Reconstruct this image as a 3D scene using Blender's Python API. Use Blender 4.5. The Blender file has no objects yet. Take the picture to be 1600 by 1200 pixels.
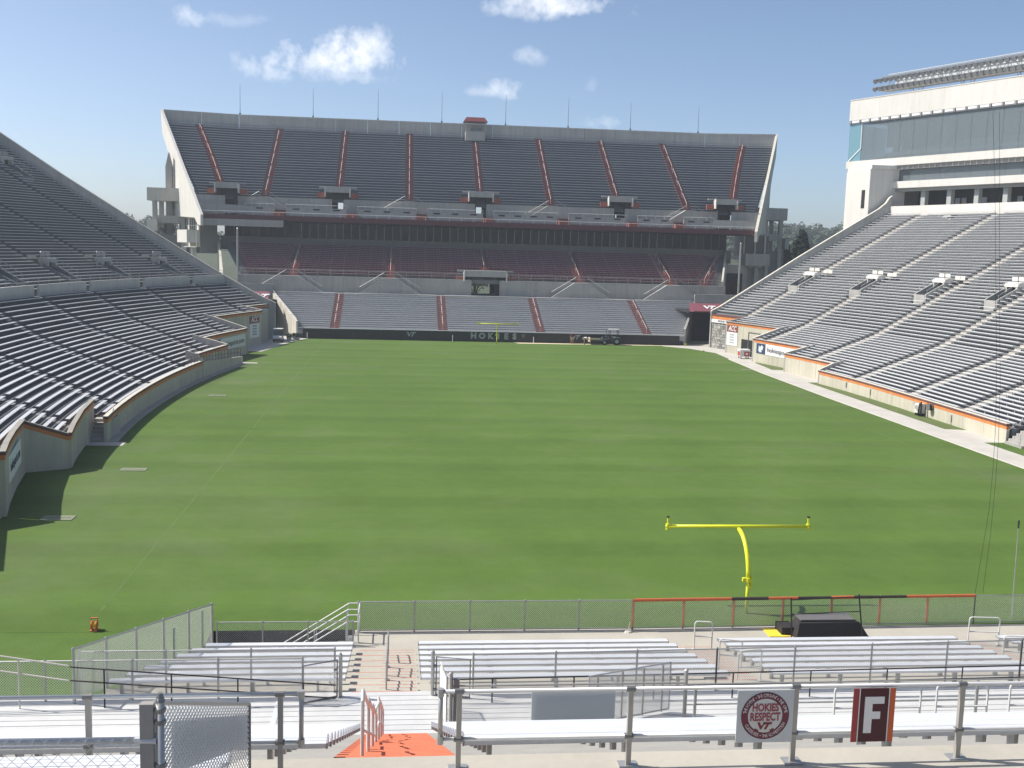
import bpy, bmesh, math, random
from mathutils import Vector, Matrix
random.seed(7)
R = math.radians
scene = bpy.context.scene
COL = scene.collection

# ------------------------------------------------------------------ camera
cam_d = bpy.data.cameras.new('camera'); cam = bpy.data.objects.new('camera', cam_d); COL.objects.link(cam)
cam_d.sensor_fit = 'HORIZONTAL'; cam_d.sensor_width = 36.0; cam_d.lens = 1650.9 / 1600 * 36
cam_d.clip_start = 0.1; cam_d.clip_end = 6000
CR, CU, CF = (0.9946, -0.1002, 0.0283), (-0.0152, 0.1296, 0.9915), (0.103, 0.9865, -0.1274)
cam.matrix_world = Matrix(((CR[0], CU[0], -CF[0], -13.38), (CR[1], CU[1], -CF[1], -39.853), (CR[2], CU[2], -CF[2], 13.772), (0, 0, 0, 1)))
scene.camera = cam

# ------------------------------------------------------------------ sky, sun, exposure
SUN_H = Vector((-0.84, 0.22, 0)).normalized(); SUN_EL = R(49)
sun_dir = Vector((SUN_H.x * math.cos(SUN_EL), SUN_H.y * math.cos(SUN_EL), math.sin(SUN_EL)))   # towards the sun
sd = bpy.data.lights.new('sun', 'SUN'); sd.energy = 4.2; sd.angle = R(0.53); sd.color = (1.0, 0.955, 0.88)
sun = bpy.data.objects.new('sun', sd); COL.objects.link(sun)
sun.rotation_euler = (-sun_dir).to_track_quat('-Z', 'Y').to_euler()
world = bpy.data.worlds.new('World'); scene.world = world; world.use_nodes = True
wn, wl = world.node_tree.nodes, world.node_tree.links
wn.clear()
def N(nodes, t, **kw):
    n = nodes.new(t)
    for k, v in kw.items(): setattr(n, k, v)
    return n
def vmath(nodes, links, op, a, b=None):
    n = nodes.new('ShaderNodeVectorMath'); n.operation = op
    for i, s in enumerate((a, b)):
        if s is None: continue
        if isinstance(s, (tuple, list)): n.inputs[i].default_value = s
        else: links.new(s, n.inputs[i])
    return n
def fmath(nodes, links, op, a, b=None, clamp=False):
    n = nodes.new('ShaderNodeMath'); n.operation = op; n.use_clamp = clamp
    for i, s in enumerate((a, b)):
        if s is None: continue
        if isinstance(s, (int, float)): n.inputs[i].default_value = s
        else: links.new(s, n.inputs[i])
    return n.outputs[0]
sky = N(wn, 'ShaderNodeTexSky', sky_type='NISHITA', sun_disc=False)
sky.sun_elevation = SUN_EL; sky.sun_rotation = math.atan2(SUN_H.x, SUN_H.y)
sky.air_density = 0.62; sky.dust_density = 2.2; sky.ozone_density = 3.0; sky.altitude = 600
tc = N(wn, 'ShaderNodeTexCoord')
sep = N(wn, 'ShaderNodeSeparateXYZ'); wl.new(tc.outputs['Generated'], sep.inputs[0])
# clouds: puffs at their own bearings and heights, broken up by noise
yc = fmath(wn, wl, 'MAXIMUM', sep.outputs[1], 0.05)
ax = fmath(wn, wl, 'DIVIDE', sep.outputs[0], yc); ez = fmath(wn, wl, 'DIVIDE', sep.outputs[2], yc)
nz = N(wn, 'ShaderNodeTexNoise'); nz.inputs['Scale'].default_value = 17; nz.inputs['Detail'].default_value = 4; nz.inputs['Roughness'].default_value = 0.58
wl.new(tc.outputs['Generated'], nz.inputs['Vector'])
nz2 = N(wn, 'ShaderNodeTexNoise'); nz2.inputs['Scale'].default_value = 60; nz2.inputs['Detail'].default_value = 4; nz2.inputs['Roughness'].default_value = 0.6
wl.new(tc.outputs['Generated'], nz2.inputs['Vector'])
nmix = fmath(wn, wl, 'ADD', fmath(wn, wl, 'MULTIPLY', fmath(wn, wl, 'SUBTRACT', nz.outputs[0], 0.5), 2.9), fmath(wn, wl, 'MULTIPLY', fmath(wn, wl, 'SUBTRACT', nz2.outputs[0], 0.5), 2.1))
cv = N(wn, 'ShaderNodeCombineXYZ'); wl.new(ax, cv.inputs[0]); wl.new(ez, cv.inputs[1])
def madd(a, b, c, clamp=False):
    n = wn.new('ShaderNodeMath'); n.operation = 'MULTIPLY_ADD'; n.use_clamp = clamp
    for i, s_ in enumerate((a, b, c)):
        if isinstance(s_, (int, float)): n.inputs[i].default_value = s_
        else: wl.new(s_, n.inputs[i])
    return n.outputs[0]
acc = None
for a0, e0, ra, re, st in [(-.056, .172, .046, .021, 1), (-.092, .166, .036, .017, .95), (-.118, .157, .034, .011, .8), (-.06, .151, .045, .007, .5), (.132, .224, .055, .012, .95), (.10, .217, .03, .008, .7),
                           (-.193, .196, .012, .010, .6), (-.16, .196, .025, .006, .28), (.095, .1475, .019, .0095, .7), (.112, .176, .014, .008, .45),
                           (.186, .120, .018, .007, .5), (.171, .153, .007, .006, .3), (.072, .143, .024, .005, .4), (.6, .34, .16, .05, .7), (-.66, .3, .16, .05, .7)]:
    va = wn.new('ShaderNodeVectorMath'); va.operation = 'MULTIPLY_ADD'; wl.new(cv.outputs[0], va.inputs[0])
    va.inputs[1].default_value = (1 / (ra * 1.25), 1 / (re * 1.25), 0); va.inputs[2].default_value = (-a0 / (ra * 1.25), -e0 / (re * 1.25), 0)
    vd = wn.new('ShaderNodeVectorMath'); vd.operation = 'DOT_PRODUCT'; wl.new(va.outputs[0], vd.inputs[0]); wl.new(va.outputs[0], vd.inputs[1]); d2 = vd.outputs['Value']
    v = fmath(wn, wl, 'ADD', madd(d2, -.62, .62), nmix, True)
    v = fmath(wn, wl, 'MULTIPLY', v, madd(d2, -.40 * st * .9, st * .9, True))     # dies out away from the puff
    acc = v if acc is None else fmath(wn, wl, 'MAXIMUM', acc, v)
acc = fmath(wn, wl, 'MULTIPLY', acc, fmath(wn, wl, 'GREATER_THAN', sep.outputs[1], 0.06))
cmix = N(wn, 'ShaderNodeMix', data_type='RGBA'); wl.new(acc, cmix.inputs['Factor']); tint = N(wn, 'ShaderNodeMix', data_type='RGBA', blend_type='MULTIPLY'); tint.inputs['Factor'].default_value = 1; wl.new(sky.outputs[0], tint.inputs['A']); tint.inputs['B'].default_value = (1.0, .965, .88, 1)
wl.new(tint.outputs['Result'], cmix.inputs['A'])
cmix.inputs['B'].default_value = (6.6, 6.7, 6.9, 1)
bg = N(wn, 'ShaderNodeBackground'); bg.inputs['Strength'].default_value = 0.132
wl.new(cmix.outputs['Result'], bg.inputs['Color'])
wo = N(wn, 'ShaderNodeOutputWorld'); wl.new(bg.outputs[0], wo.inputs['Surface'])
scene.view_settings.view_transform = 'Standard'; scene.view_settings.look = 'None'
scene.view_settings.exposure = 0.55; scene.view_settings.gamma = 1.0; scene.view_settings.use_curve_mapping = False
scene.render.engine = 'CYCLES'
scene.cycles.max_bounces = 4; scene.cycles.diffuse_bounces = 2; scene.cycles.glossy_bounces = 2; scene.cycles.transmission_bounces = 4
scene.cycles.transparent_max_bounces = 12

# ------------------------------------------------------------------ materials
MATS = {}
def mat(name, col, rough=0.8, var=0.12, scale=1.5, metal=0.0, streak=0.0, spec=0.4, col2=None, bump=0.0, fine=0.06, objvar=0.0):
    """procedural paint / concrete / metal: world-space noise varies the colour, optional vertical streaks"""
    if name in MATS: return MATS[name]
    m = bpy.data.materials.new(name); m.use_nodes = True
    n, l = m.node_tree.nodes, m.node_tree.links
    b = n['Principled BSDF']; b.inputs['Roughness'].default_value = rough; b.inputs['Metallic'].default_value = metal
    b.inputs['Specular IOR Level'].default_value = spec
    g = N(n, 'ShaderNodeNewGeometry')
    t1 = N(n, 'ShaderNodeTexNoise'); t1.inputs['Scale'].default_value = scale; t1.inputs['Detail'].default_value = 4; t1.inputs['Roughness'].default_value = .6
    l.new(g.outputs['Position'], t1.inputs['Vector'])
    t2 = N(n, 'ShaderNodeTexNoise'); t2.inputs['Scale'].default_value = scale * 14; t2.inputs['Detail'].default_value = 2
    l.new(g.outputs['Position'], t2.inputs['Vector'])
    f1 = fmath(n, l, 'MULTIPLY', fmath(n, l, 'SUBTRACT', t1.outputs[0], .5), var * 3.2)
    f2 = fmath(n, l, 'MULTIPLY', fmath(n, l, 'SUBTRACT', t2.outputs[0], .5), fine * 2)
    f = fmath(n, l, 'ADD', fmath(n, l, 'ADD', f1, f2), 1.0)
    if objvar:
        oi = N(n, 'ShaderNodeObjectInfo'); f = fmath(n, l, 'ADD', f, fmath(n, l, 'MULTIPLY', fmath(n, l, 'SUBTRACT', oi.outputs['Random'], .5), objvar * 2))
    if streak:
        mp = N(n, 'ShaderNodeMapping'); mp.inputs['Scale'].default_value = (1.1, 1.1, .09); l.new(g.outputs['Position'], mp.inputs['Vector'])
        t3 = N(n, 'ShaderNodeTexNoise'); t3.inputs['Scale'].default_value = 1.6; t3.inputs['Detail'].default_value = 5; t3.inputs['Roughness'].default_value = .7
        l.new(mp.outputs[0], t3.inputs['Vector'])
        f3 = fmath(n, l, 'MULTIPLY', fmath(n, l, 'SUBTRACT', t3.outputs[0], .5), streak * 3)
        f = fmath(n, l, 'ADD', f, f3)
    if col2 is not None:
        mx = N(n, 'ShaderNodeMix', data_type='RGBA'); mx.inputs['A'].default_value = (*col, 1); mx.inputs['B'].default_value = (*col2, 1)
        l.new(fmath(n, l, 'MULTIPLY', fmath(n, l, 'SUBTRACT', t1.outputs[0], .36), 3.4, True), mx.inputs['Factor']); base = mx.outputs['Result']
    else:
        rgb = N(n, 'ShaderNodeRGB'); rgb.outputs[0].default_value = (*col, 1); base = rgb.outputs[0]
    sc = vmath(n, l, 'SCALE', base); l.new(f, sc.inputs['Scale'])
    l.new(sc.outputs[0], b.inputs['Base Color'])
    if bump:
        bp = N(n, 'ShaderNodeBump'); bp.inputs['Strength'].default_value = bump; bp.inputs['Distance'].default_value = .02
        l.new(t2.outputs[0], bp.inputs['Height']); l.new(bp.outputs[0], b.inputs['Normal'])
    MATS[name] = m
    return m
CONC = mat('concrete', (.38, .37, .345), .9, .1, .5, streak=.22, bump=.25, objvar=.05)
CONC_L = mat('pale_concrete', (.56, .53, .46), .9, .07, .4, streak=.2, bump=.2, objvar=.04)
CONC_W = mat('white_precast', (.64, .615, .57), .85, .05, .3, streak=.1, objvar=.03)
CONC_D = mat('terrace_concrete', (.19, .195, .2), .92, .14, .7, bump=.2)
CONC_E = mat('shaded_terrace_concrete', (.092, .098, .108), .92, .14, .7, bump=.2)  # darker, bluer terrace concrete: the left stand's shade is in the colour
CONC_T = mat('tan_retaining_concrete', (.5, .47, .38), .9, .08, .4, streak=.2, bump=.15, objvar=.05)
PAVE = mat('walkway_concrete', (.47, .45, .41), .92, .16, .45, bump=.2)
APRON = mat('apron_concrete', (.41, .385, .33), .92, .13, .6, bump=.2)
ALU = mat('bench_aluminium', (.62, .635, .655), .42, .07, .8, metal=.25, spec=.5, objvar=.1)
ALU_D = mat('dull_aluminium', (.34, .345, .365), .5, .1, .8, metal=.2)
ALU_N = mat('near_bench_aluminium', (.76, .775, .80), .38, .08, 1.6, metal=.25, spec=.5, objvar=.07)
DECKM = mat('deck_plank_aluminium', (.62, .62, .61), .5, .1, 1.5, metal=.2, objvar=.05)
GALV = mat('galvanised_steel', (.42, .42, .41), .45, .12, 5, metal=.55)
GALV_W = mat('white_painted_pipe', (.66, .655, .63), .5, .08, 4)
WIRE = mat('chain_link_wire', (.66, .66, .65), .5, .05, 8, metal=.2)
DARKM = mat('black_steel', (.02, .02, .022), .5, .2, 4)
RED = mat('red_aisle_paint', (.30, .085, .055), .85, .16, .9)
REDN = mat('orange_red_stair_paint', (.60, .17, .09), .8, .16, 2.5, fine=.14)
ORANGE = mat('orange_band_paint', (.62, .22, .065), .7, .2, 1.6, streak=.15)
CAP = mat('maroon_wall_cap', (.13, .055, .045), .7, .15, 1.5)
MAROON = mat('maroon_seat_plastic', (.13, .02, .042), .55, .2, .8)
MAROONP = mat('maroon_paint', (.10, .022, .03), .6, .1, 2)
BEIGE = mat('beige_aisle_concrete', (.46, .42, .36), .92, .12, .9)
YEL = mat('goal_post_yellow', (.72, .74, .03), .4, .03, 2)
YELM = mat('yellow_mat', (.78, .58, .05), .7, .06, 3)
BLACK = mat('black_padding', (.028, .026, .026), .7, .2, 1)
DARK = mat('dark_interior', (.018, .018, .02), .9, .2, 1)
BLUEG = mat('sign_back_panel', (.70, .76, .80), .5, .05, 1.5)
WHITE = mat('white_sign_face', (.78, .78, .78), .55, .03, 2)
LGREY = mat('grey_lettering', (.36, .37, .38), .6, .05, 3)
NAVY = mat('navy_sign_print', (.03, .055, .11), .6, .05, 3)
INK = mat('dark_sign_print', (.06, .05, .07), .6, .05, 3)
TAN = mat('tan_ground_tarp', (.62, .53, .36), .9, .1, 1)
RUBBER = mat('tyre_rubber', (.02, .02, .02), .8, .2, 4)
SKIN = mat('skin', (.42, .25, .18), .6, .05, 8)
KHAKI = mat('khaki_cloth', (.48, .43, .34), .9, .08, 6)
SHIRT_W = mat('white_cloth', (.72, .72, .72), .9, .05, 6)
SHIRT_M = mat('maroon_cloth', (.16, .03, .045), .9, .1, 6)
STRIPE = mat('dark_green_machine_paint', (.03, .05, .045), .45, .15, 5)
DULLMET = mat('grey_machine_metal', (.2, .2, .2), .45, .15, 5, metal=.4)
ORP = mat('orange_plastic', (.72, .25, .08), .5, .06, 6)
BARK = mat('bark', (.06, .045, .035), .95, .2, 4)
def leafmat(name, c1, c2):
    m = mat(name, c1, .75, .25, .25, col2=c2, spec=.2)
    return m
LEAF_D = leafmat('conifer_needles', (.012, .026, .018), (.022, .042, .024))
LEAF_M = leafmat('broad_leaves', (.035, .062, .022), (.07, .10, .035))
LEAF_F = leafmat('far_wood_leaves', (.04, .066, .03), (.065, .092, .045))
def glassmat(name, col, rough=.05, alpha=1.0, spec=.6):
    m = bpy.data.materials.new(name); m.use_nodes = True
    n, l = m.node_tree.nodes, m.node_tree.links
    b = n['Principled BSDF']; b.inputs['Base Color'].default_value = (*col, 1); b.inputs['Roughness'].default_value = rough
    b.inputs['Specular IOR Level'].default_value = spec
    if alpha < 1:
        out = [x for x in n if x.type == 'OUTPUT_MATERIAL'][0]
        tr = N(n, 'ShaderNodeBsdfTransparent'); tr.inputs[0].default_value = (.70, .78, .80, 1)
        mx = N(n, 'ShaderNodeMixShader'); mx.inputs[0].default_value = alpha
        l.new(tr.outputs[0], mx.inputs[1]); l.new(b.outputs[0], mx.inputs[2]); l.new(mx.outputs[0], out.inputs['Surface'])
    return m
GLASS = glassmat('sky_toned_glass', (.235, .27, .29), .05, .5)  # grey diffuse body stands in for sky reflected in the panes
GLASS_D = glassmat('dark_suite_glass', (.022, .03, .03), .04, spec=.15)

def grassmat():
    m = bpy.data.materials.new('mown_grass'); m.use_nodes = True
    n, l = m.node_tree.nodes, m.node_tree.links; b = n['Principled BSDF']
    b.inputs['Roughness'].default_value = .85; b.inputs['Specular IOR Level'].default_value = .15
    g = N(n, 'ShaderNodeNewGeometry'); sp = N(n, 'ShaderNodeSeparateXYZ'); l.new(g.outputs['Position'], sp.inputs[0])
    def noise(scale, det=5, rough=.6, vec=None, mscale=None):
        t = N(n, 'ShaderNodeTexNoise'); t.inputs['Scale'].default_value = scale; t.inputs['Detail'].default_value = det; t.inputs['Roughness'].default_value = rough
        if mscale:
            mp = N(n, 'ShaderNodeMapping'); mp.inputs['Scale'].default_value = mscale; l.new(g.outputs['Position'], mp.inputs[0]); l.new(mp.outputs[0], t.inputs['Vector'])
        else: l.new(g.outputs['Position'], t.inputs['Vector'])
        return fmath(n, l, 'SUBTRACT', t.outputs[0], .5)
    big, mid, fine, tiny = noise(.035, 4), noise(.22, 5), noise(1.1, 5, .7), noise(22, 2)
    drag = noise(.5, 5, .65, mscale=(.12, 1.3, 1))
    # mowing bands run across the field, two passes of different width, edges softened
    def band(period, phase, amp, coord, wob):
        v = fmath(n, l, 'ADD', fmath(n, l, 'MULTIPLY', coord, 2 * math.pi / period), phase)
        v = fmath(n, l, 'ADD', v, fmath(n, l, 'MULTIPLY', mid, wob))
        s = fmath(n, l, 'SINE', v)
        s = fmath(n, l, 'MULTIPLY', s, 2.2)
        s = fmath(n, l, 'MINIMUM', fmath(n, l, 'MAXIMUM', s, -1.0), 1.0)
        return fmath(n, l, 'MULTIPLY', s, amp)
    bands = fmath(n, l, 'ADD', band(9.14, .4, .032, sp.outputs[1], 1.6), band(4.57, 1.1, .035, sp.outputs[1], 1.2))
    # old passes driven along the field, fanning out from the far end
    ax_ = fmath(n, l, 'ABSOLUTE', fmath(n, l, 'ADD', sp.outputs[0], 2.0))
    fan = fmath(n, l, 'DIVIDE', ax_, fmath(n, l, 'ADD', fmath(n, l, 'MULTIPLY', sp.outputs[1], .22), 4.0))
    fanw = fmath(n, l, 'MULTIPLY', fmath(n, l, 'SINE', fmath(n, l, 'MULTIPLY', fan, 6.0)), .022)
    tot = fmath(n, l, 'ADD', bands, fanw)
    for s, a in ((big, .4), (mid, .32), (fine, .34), (tiny, .8), (drag, .14)):
        tot = fmath(n, l, 'ADD', tot, fmath(n, l, 'MULTIPLY', s, a))
    # thin, yellower turf towards the sidelines and worn patches
    edge = fmath(n, l, 'MULTIPLY', fmath(n, l, 'SUBTRACT', fmath(n, l, 'ABSOLUTE', sp.outputs[0]), 19.0), .06, True)
    worn = fmath(n, l, 'ADD', fmath(n, l, 'MULTIPLY', edge, .4), fmath(n, l, 'MULTIPLY', fmath(n, l, 'ADD', big, mid), 2.2), True)
    mx = N(n, 'ShaderNodeMix', data_type='RGBA'); mx.inputs['A'].default_value = (.083, .145, .027, 1); mx.inputs['B'].default_value = (.098, .132, .05, 1)
    l.new(worn, mx.inputs['Factor'])
    sc = vmath(n, l, 'SCALE', mx.outputs['Result']); l.new(fmath(n, l, 'ADD', tot, 1.0), sc.inputs['Scale'])
    l.new(sc.outputs[0], b.inputs['Base Color'])
    bp = N(n, 'ShaderNodeBump'); bp.inputs['Strength'].default_value = .5; bp.inputs['Distance'].default_value = .03
    l.new(tiny, bp.inputs['Height']); l.new(bp.outputs[0], b.inputs['Normal'])
    return m
GRASS = grassmat()
STRIPG = mat('verge_grass', (.10, .135, .04), .9, .2, .8, fine=.15)
LINEP = mat('faded_line_paint', (.088, .15, .034), .9, .25, .8)

# ------------------------------------------------------------------ mesh helpers
class MB:
    def __init__(s): s.v = []; s.f = []
    def add(s, vs, fs):
        o = len(s.v); s.v += [tuple(p) for p in vs]; s.f += [tuple(i + o for i in f) for f in fs]; return s
    def box(s, x0, x1, y0, y1, z0, z1):
        if x0 > x1: x0, x1 = x1, x0
        if y0 > y1: y0, y1 = y1, y0
        if z0 > z1: z0, z1 = z1, z0
        return s.add([(x0, y0, z0), (x1, y0, z0), (x1, y1, z0), (x0, y1, z0), (x0, y0, z1), (x1, y0, z1), (x1, y1, z1), (x0, y1, z1)],
                     [(0, 3, 2, 1), (4, 5, 6, 7), (0, 1, 5, 4), (1, 2, 6, 5), (2, 3, 7, 6), (3, 0, 4, 7)])
    def hexa(s, p):   # 8 points: bottom loop ccw, top loop ccw
        return s.add(p, [(0, 3, 2, 1), (4, 5, 6, 7), (0, 1, 5, 4), (1, 2, 6, 5), (2, 3, 7, 6), (3, 0, 4, 7)])
    def beam(s, p, q, w, h):
        p, q = Vector(p), Vector(q); d = (q - p).normalized()
        side = d.cross(Vector((0, 0, 1)))
        if side.length < 1e-4: side = Vector((1, 0, 0))
        side.normalize(); up = side.cross(d).normalized()
        a, b = side * w / 2, up * h / 2
        return s.hexa([p - a - b, q - a - b, q + a - b, p + a - b, p - a + b, q - a + b, q + a + b, p + a + b])
    def tube(s, pts, r, n=6, caps=True):
        pts = [Vector(p) for p in pts]; rings = []
        prev = None
        for i, p in enumerate(pts):
            d = ((pts[i + 1] - p).normalized() if i + 1 < len(pts) else Vector((0, 0, 0))) + ((p - pts[i - 1]).normalized() if i else Vector((0, 0, 0)))
            if d.length < 1e-6: d = Vector((0, 0, 1))
            d.normalize()
            ref = prev if prev is not None else (Vector((0, 0, 1)) if abs(d.z) < .9 else Vector((1, 0, 0)))
            a = (ref - d * ref.dot(d))
            if a.length < 1e-5: a = d.orthogonal()
            a.normalize(); b = d.cross(a); prev = a
            rr = r[i] if isinstance(r, (list, tuple)) else r
            rings.append([p + (a * math.cos(2 * math.pi * k / n) + b * math.sin(2 * math.pi * k / n)) * rr for k in range(n)])
        vs = [v for rg in rings for v in rg]; fs = []
        for i in range(len(pts) - 1):
            for k in range(n):
                fs.append((i * n + k, i * n + (k + 1) % n, (i + 1) * n + (k + 1) % n, (i + 1) * n + k))
        if caps:
            fs.append(tuple(range(n - 1, -1, -1))); fs.append(tuple(len(vs) - n + k for k in range(n)))
        return s.add(vs, fs)
    def prism(s, poly, axis, a, b):
        """poly in the two other axes, extruded along axis from a to b (x: (y,z), y: (x,z), z: (x,y))"""
        def mk(p, t): return {'x': (t, p[0], p[1]), 'y': (p[0], t, p[1]), 'z': (p[0], p[1], t)}[axis]
        n = len(poly)
        return s.add([mk(p, a) for p in poly] + [mk(p, b) for p in poly],
                     [tuple(range(n))[::-1], tuple(range(n, 2 * n))] + [(i, (i + 1) % n, n + (i + 1) % n, n + i) for i in range(n)])
    def sheet(s, poly, z): return s.add([(x, y, z) for x, y in poly], [tuple(range(len(poly)))])
    def wallpath(s, pts, thick, zb, zt):
        """upright wall along plan points; zb, zt numbers or lists; offset to the left of travel by thick"""
        pts = [Vector((p[0], p[1], 0)) for p in pts]; m = len(pts)
        zb = zb if isinstance(zb, (list, tuple)) else [zb] * m; zt = zt if isinstance(zt, (list, tuple)) else [zt] * m
        vs = []
        for i, p in enumerate(pts):
            d = Vector((0, 0, 0))
            if i: d += (p - pts[i - 1]).normalized()
            if i + 1 < m: d += (pts[i + 1] - p).normalized()
            nrm = Vector((-d.y, d.x, 0)).normalized(); q = p + nrm * thick
            vs += [(p.x, p.y, zb[i]), (q.x, q.y, zb[i]), (q.x, q.y, zt[i]), (p.x, p.y, zt[i])]
        fs = []
        for i in range(m - 1):
            a, b = 4 * i, 4 * i + 4
            fs += [(a, b, b + 3, a + 3), (a + 3, b + 3, b + 2, a + 2), (a + 2, b + 2, b + 1, a + 1), (a + 1, b + 1, b, a)]
        fs += [(0, 3, 2, 1), (4 * m - 4, 4 * m - 3, 4 * m - 2, 4 * m - 1)]
        return s.add(vs, fs)
    def mesh(s, name):
        me = bpy.data.meshes.new(name); me.from_pydata(s.v, [], s.f); me.update()
        return me
PINV = {}
def props(o, label=None, cat=None, group=None, kind=None):
    if label: o['label'] = label
    if cat: o['category'] = cat
    if group: o['group'] = group
    if kind: o['kind'] = kind
    return o
def thing(name, label, cat, loc=(0, 0, 0), group=None):
    o = bpy.data.objects.new(name, None); COL.objects.link(o); o.location = loc; o.empty_display_size = .5
    PINV[o.name] = Matrix.Translation(-Vector(loc))
    return props(o, label, cat, group)
def ob(name, src, m=None, parent=None, mtx=None, smooth=False, **kw):
    me = src.mesh(name) if isinstance(src, MB) else src
    if m is not None and not me.materials: me.materials.append(m)
    o = bpy.data.objects.new(name, me); COL.objects.link(o)
    if mtx is not None: o.matrix_basis = mtx
    if parent is not None:
        o.parent = parent; o.matrix_parent_inverse = PINV.get(parent.name, Matrix.Identity(4))
    if smooth:
        for p in me.polygons: p.use_smooth = True
    return props(o, **kw)
_unit = {}
def unit_box(m):
    """shared 1x1x1 box mesh for one material, sits centred on its origin"""
    if m.name not in _unit:
        me = MB().box(-.5, .5, -.5, .5, -.5, .5).mesh('plank'); me.materials.append(m); _unit[m.name] = me
    return _unit[m.name]
def boxo(name, x0, x1, y0, y1, z0, z1, m, parent=None, rz=0.0, **kw):
    mtx = Matrix.Translation(((x0 + x1) / 2, (y0 + y1) / 2, (z0 + z1) / 2)) @ Matrix.Rotation(rz, 4, 'Z') @ Matrix.Diagonal((abs(x1 - x0), abs(y1 - y0), abs(z1 - z0), 1))
    return ob(name, unit_box(m), None, parent, mtx, **kw)
def beamo(name, p, q, w, h, m, parent=None, **kw):
    """box of shared mesh from p to q"""
    p, q = Vector(p), Vector(q); d = q - p; L = d.length; d.normalize()
    side = Vector((0, 0, 1)).cross(d)
    if side.length < 1e-4: side = Vector((0, 1, 0))
    side.normalize(); up = d.cross(side)
    M = Matrix((d * L, side * w, up * h)).transposed().to_4x4(); M.translation = (p + q) / 2
    return ob(name, unit_box(m), None, parent, M, **kw)
def frame(o, right, up):
    r_ = Vector(right).normalized(); u_ = Vector(up); u_ = (u_ - r_ * u_.dot(r_)).normalized(); n_ = r_.cross(u_)
    M = Matrix((r_, u_, n_)).transposed().to_4x4(); M.translation = Vector(o); return M
_tmp = bpy.data.scenes.new('scratch')
def scratch(o):
    """evaluate one object alone, away from the main scene"""
    _tmp.collection.objects.link(o); vl = _tmp.view_layers[0]; vl.update(); return vl.depsgraph
def text_mesh(body, size, m, extrude=.006, align='CENTER', bold=0.0, shear=0.0):
    cu = bpy.data.curves.new('lettering', 'FONT'); cu.body = body; cu.size = size; cu.extrude = extrude; cu.align_x = align; cu.align_y = 'CENTER'
    cu.offset = bold; cu.shear = shear; cu.resolution_u = 3
    o = bpy.data.objects.new('lettering', cu); dg = scratch(o)
    me = bpy.data.meshes.new_from_object(o.evaluated_get(dg)); bpy.data.objects.remove(o); bpy.data.curves.remove(cu)
    me.materials.clear(); me.materials.append(m)
    return me
def flat_poly(polys, m, name='emblem', d=.012):
    b = MB()
    for p in polys:
        if sum(p[i][0] * p[(i + 1) % len(p)][1] - p[(i + 1) % len(p)][0] * p[i][1] for i in range(len(p))) < 0: p = p[::-1]
        b.prism(p, 'z', 0, d)
    me = b.mesh(name); me.materials.append(m); return me
def vt_polys(h):
    """slanted V and T joined by a long top stroke, height h, about 2.1 h wide"""
    k = h
    V = [[(-.98 * k, .5 * k), (-.62 * k, .5 * k), (-.40 * k, -.05 * k), (-.12 * k, .28 * k), (-.20 * k, .5 * k), (.06 * k, .5 * k), (.10 * k, .40 * k), (-.42 * k, -.5 * k), (-.56 * k, -.5 * k)]]
    T = [[(.02 * k, .5 * k), (1.1 * k, .5 * k), (.98 * k, .2 * k), (-.08 * k, .2 * k)], [(.34 * k, .2 * k), (.66 * k, .2 * k), (.28 * k, -.5 * k), (-.02 * k, -.5 * k)]]
    return V + T
def hoop(b, p, q, h, r, corner=.12, n=6, mid=None):
    """inverted-U pipe rail: feet at p and q, height h"""
    p, q = Vector(p), Vector(q); d = (q - p); L = d.length; d.normalize(); up = Vector((0, 0, 1))
    pts = [p, p + up * (h - corner)]
    for t in (.33, .66): pts.append(p + up * (h - corner + corner * math.sin(t * math.pi / 2)) + d * corner * (1 - math.cos(t * math.pi / 2)))
    pts.append(p + up * h + d * corner); pts.append(q + up * h - d * corner)
    for t in (.66, .33): pts.append(q + up * (h - corner + corner * math.sin(t * math.pi / 2)) - d * corner * (1 - math.cos(t * math.pi / 2)))
    pts += [q + up * (h - corner), q]
    b.tube(pts, r, n)
    if mid: b.tube([p + up * mid, q + up * mid], r * .9, n)
def chain(p0, p1, zb0, zt0, zb1, zt1, pitch=.072, r=.0022, sag=0.0):
    """chain link: two families of crossing diagonal wires in the upright plane p0-p1 (bottom/top heights may slope)"""
    p0, p1 = Vector((p0[0], p0[1], 0)), Vector((p1[0], p1[1], 0)); d = p1 - p0; L = d.length; d.normalize(); nrm = Vector((-d.y, d.x, 0))
    H = max(zt0 - zb0, zt1 - zb1); b = MB(); k = int((L + H) / pitch) + 2
    def pt(x, h, off):
        t = x / L; z = (zb0 + (zb1 - zb0) * t) + h
        return p0 + d * x + nrm * off + Vector((0, 0, z))
    def wire(a, c, off):
        a, c = pt(a[0], a[1], off), pt(c[0], c[1], off)
        e = (c - a)
        if e.length < .02: return
        e.normalize(); s1 = nrm * r; s2 = e.cross(nrm).normalized() * r
        o = [s1, -s1 * .5 + s2 * .87, -s1 * .5 - s2 * .87]
        b.add([a + x for x in o] + [c + x for x in o], [(0, 1, 4, 3), (1, 2, 5, 4), (2, 0, 3, 5)])
    for i in range(k):
        x = i * pitch - H
        a0 = max(0, x); a1 = min(L, x + H)
        if a1 > a0: wire((a0, a0 - x), (a1, a1 - x), .002)
        x = i * pitch
        a0 = max(0, x - H); a1 = min(L, x)
        if a1 > a0: wire((a0, x - a0), (a1, x - a1), -.002)
    return b
# ================================================================== GROUND
def zone(name, poly, z, m): return ob(name, MB().sheet(poly, z), m, kind='structure')
zone('ground', [(-3000, -400), (3000, -400), (3000, 4000), (-3000, 4000)], -1.6, mat('far_ground', (.09, .11, .05), .95, .3, .02))
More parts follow.
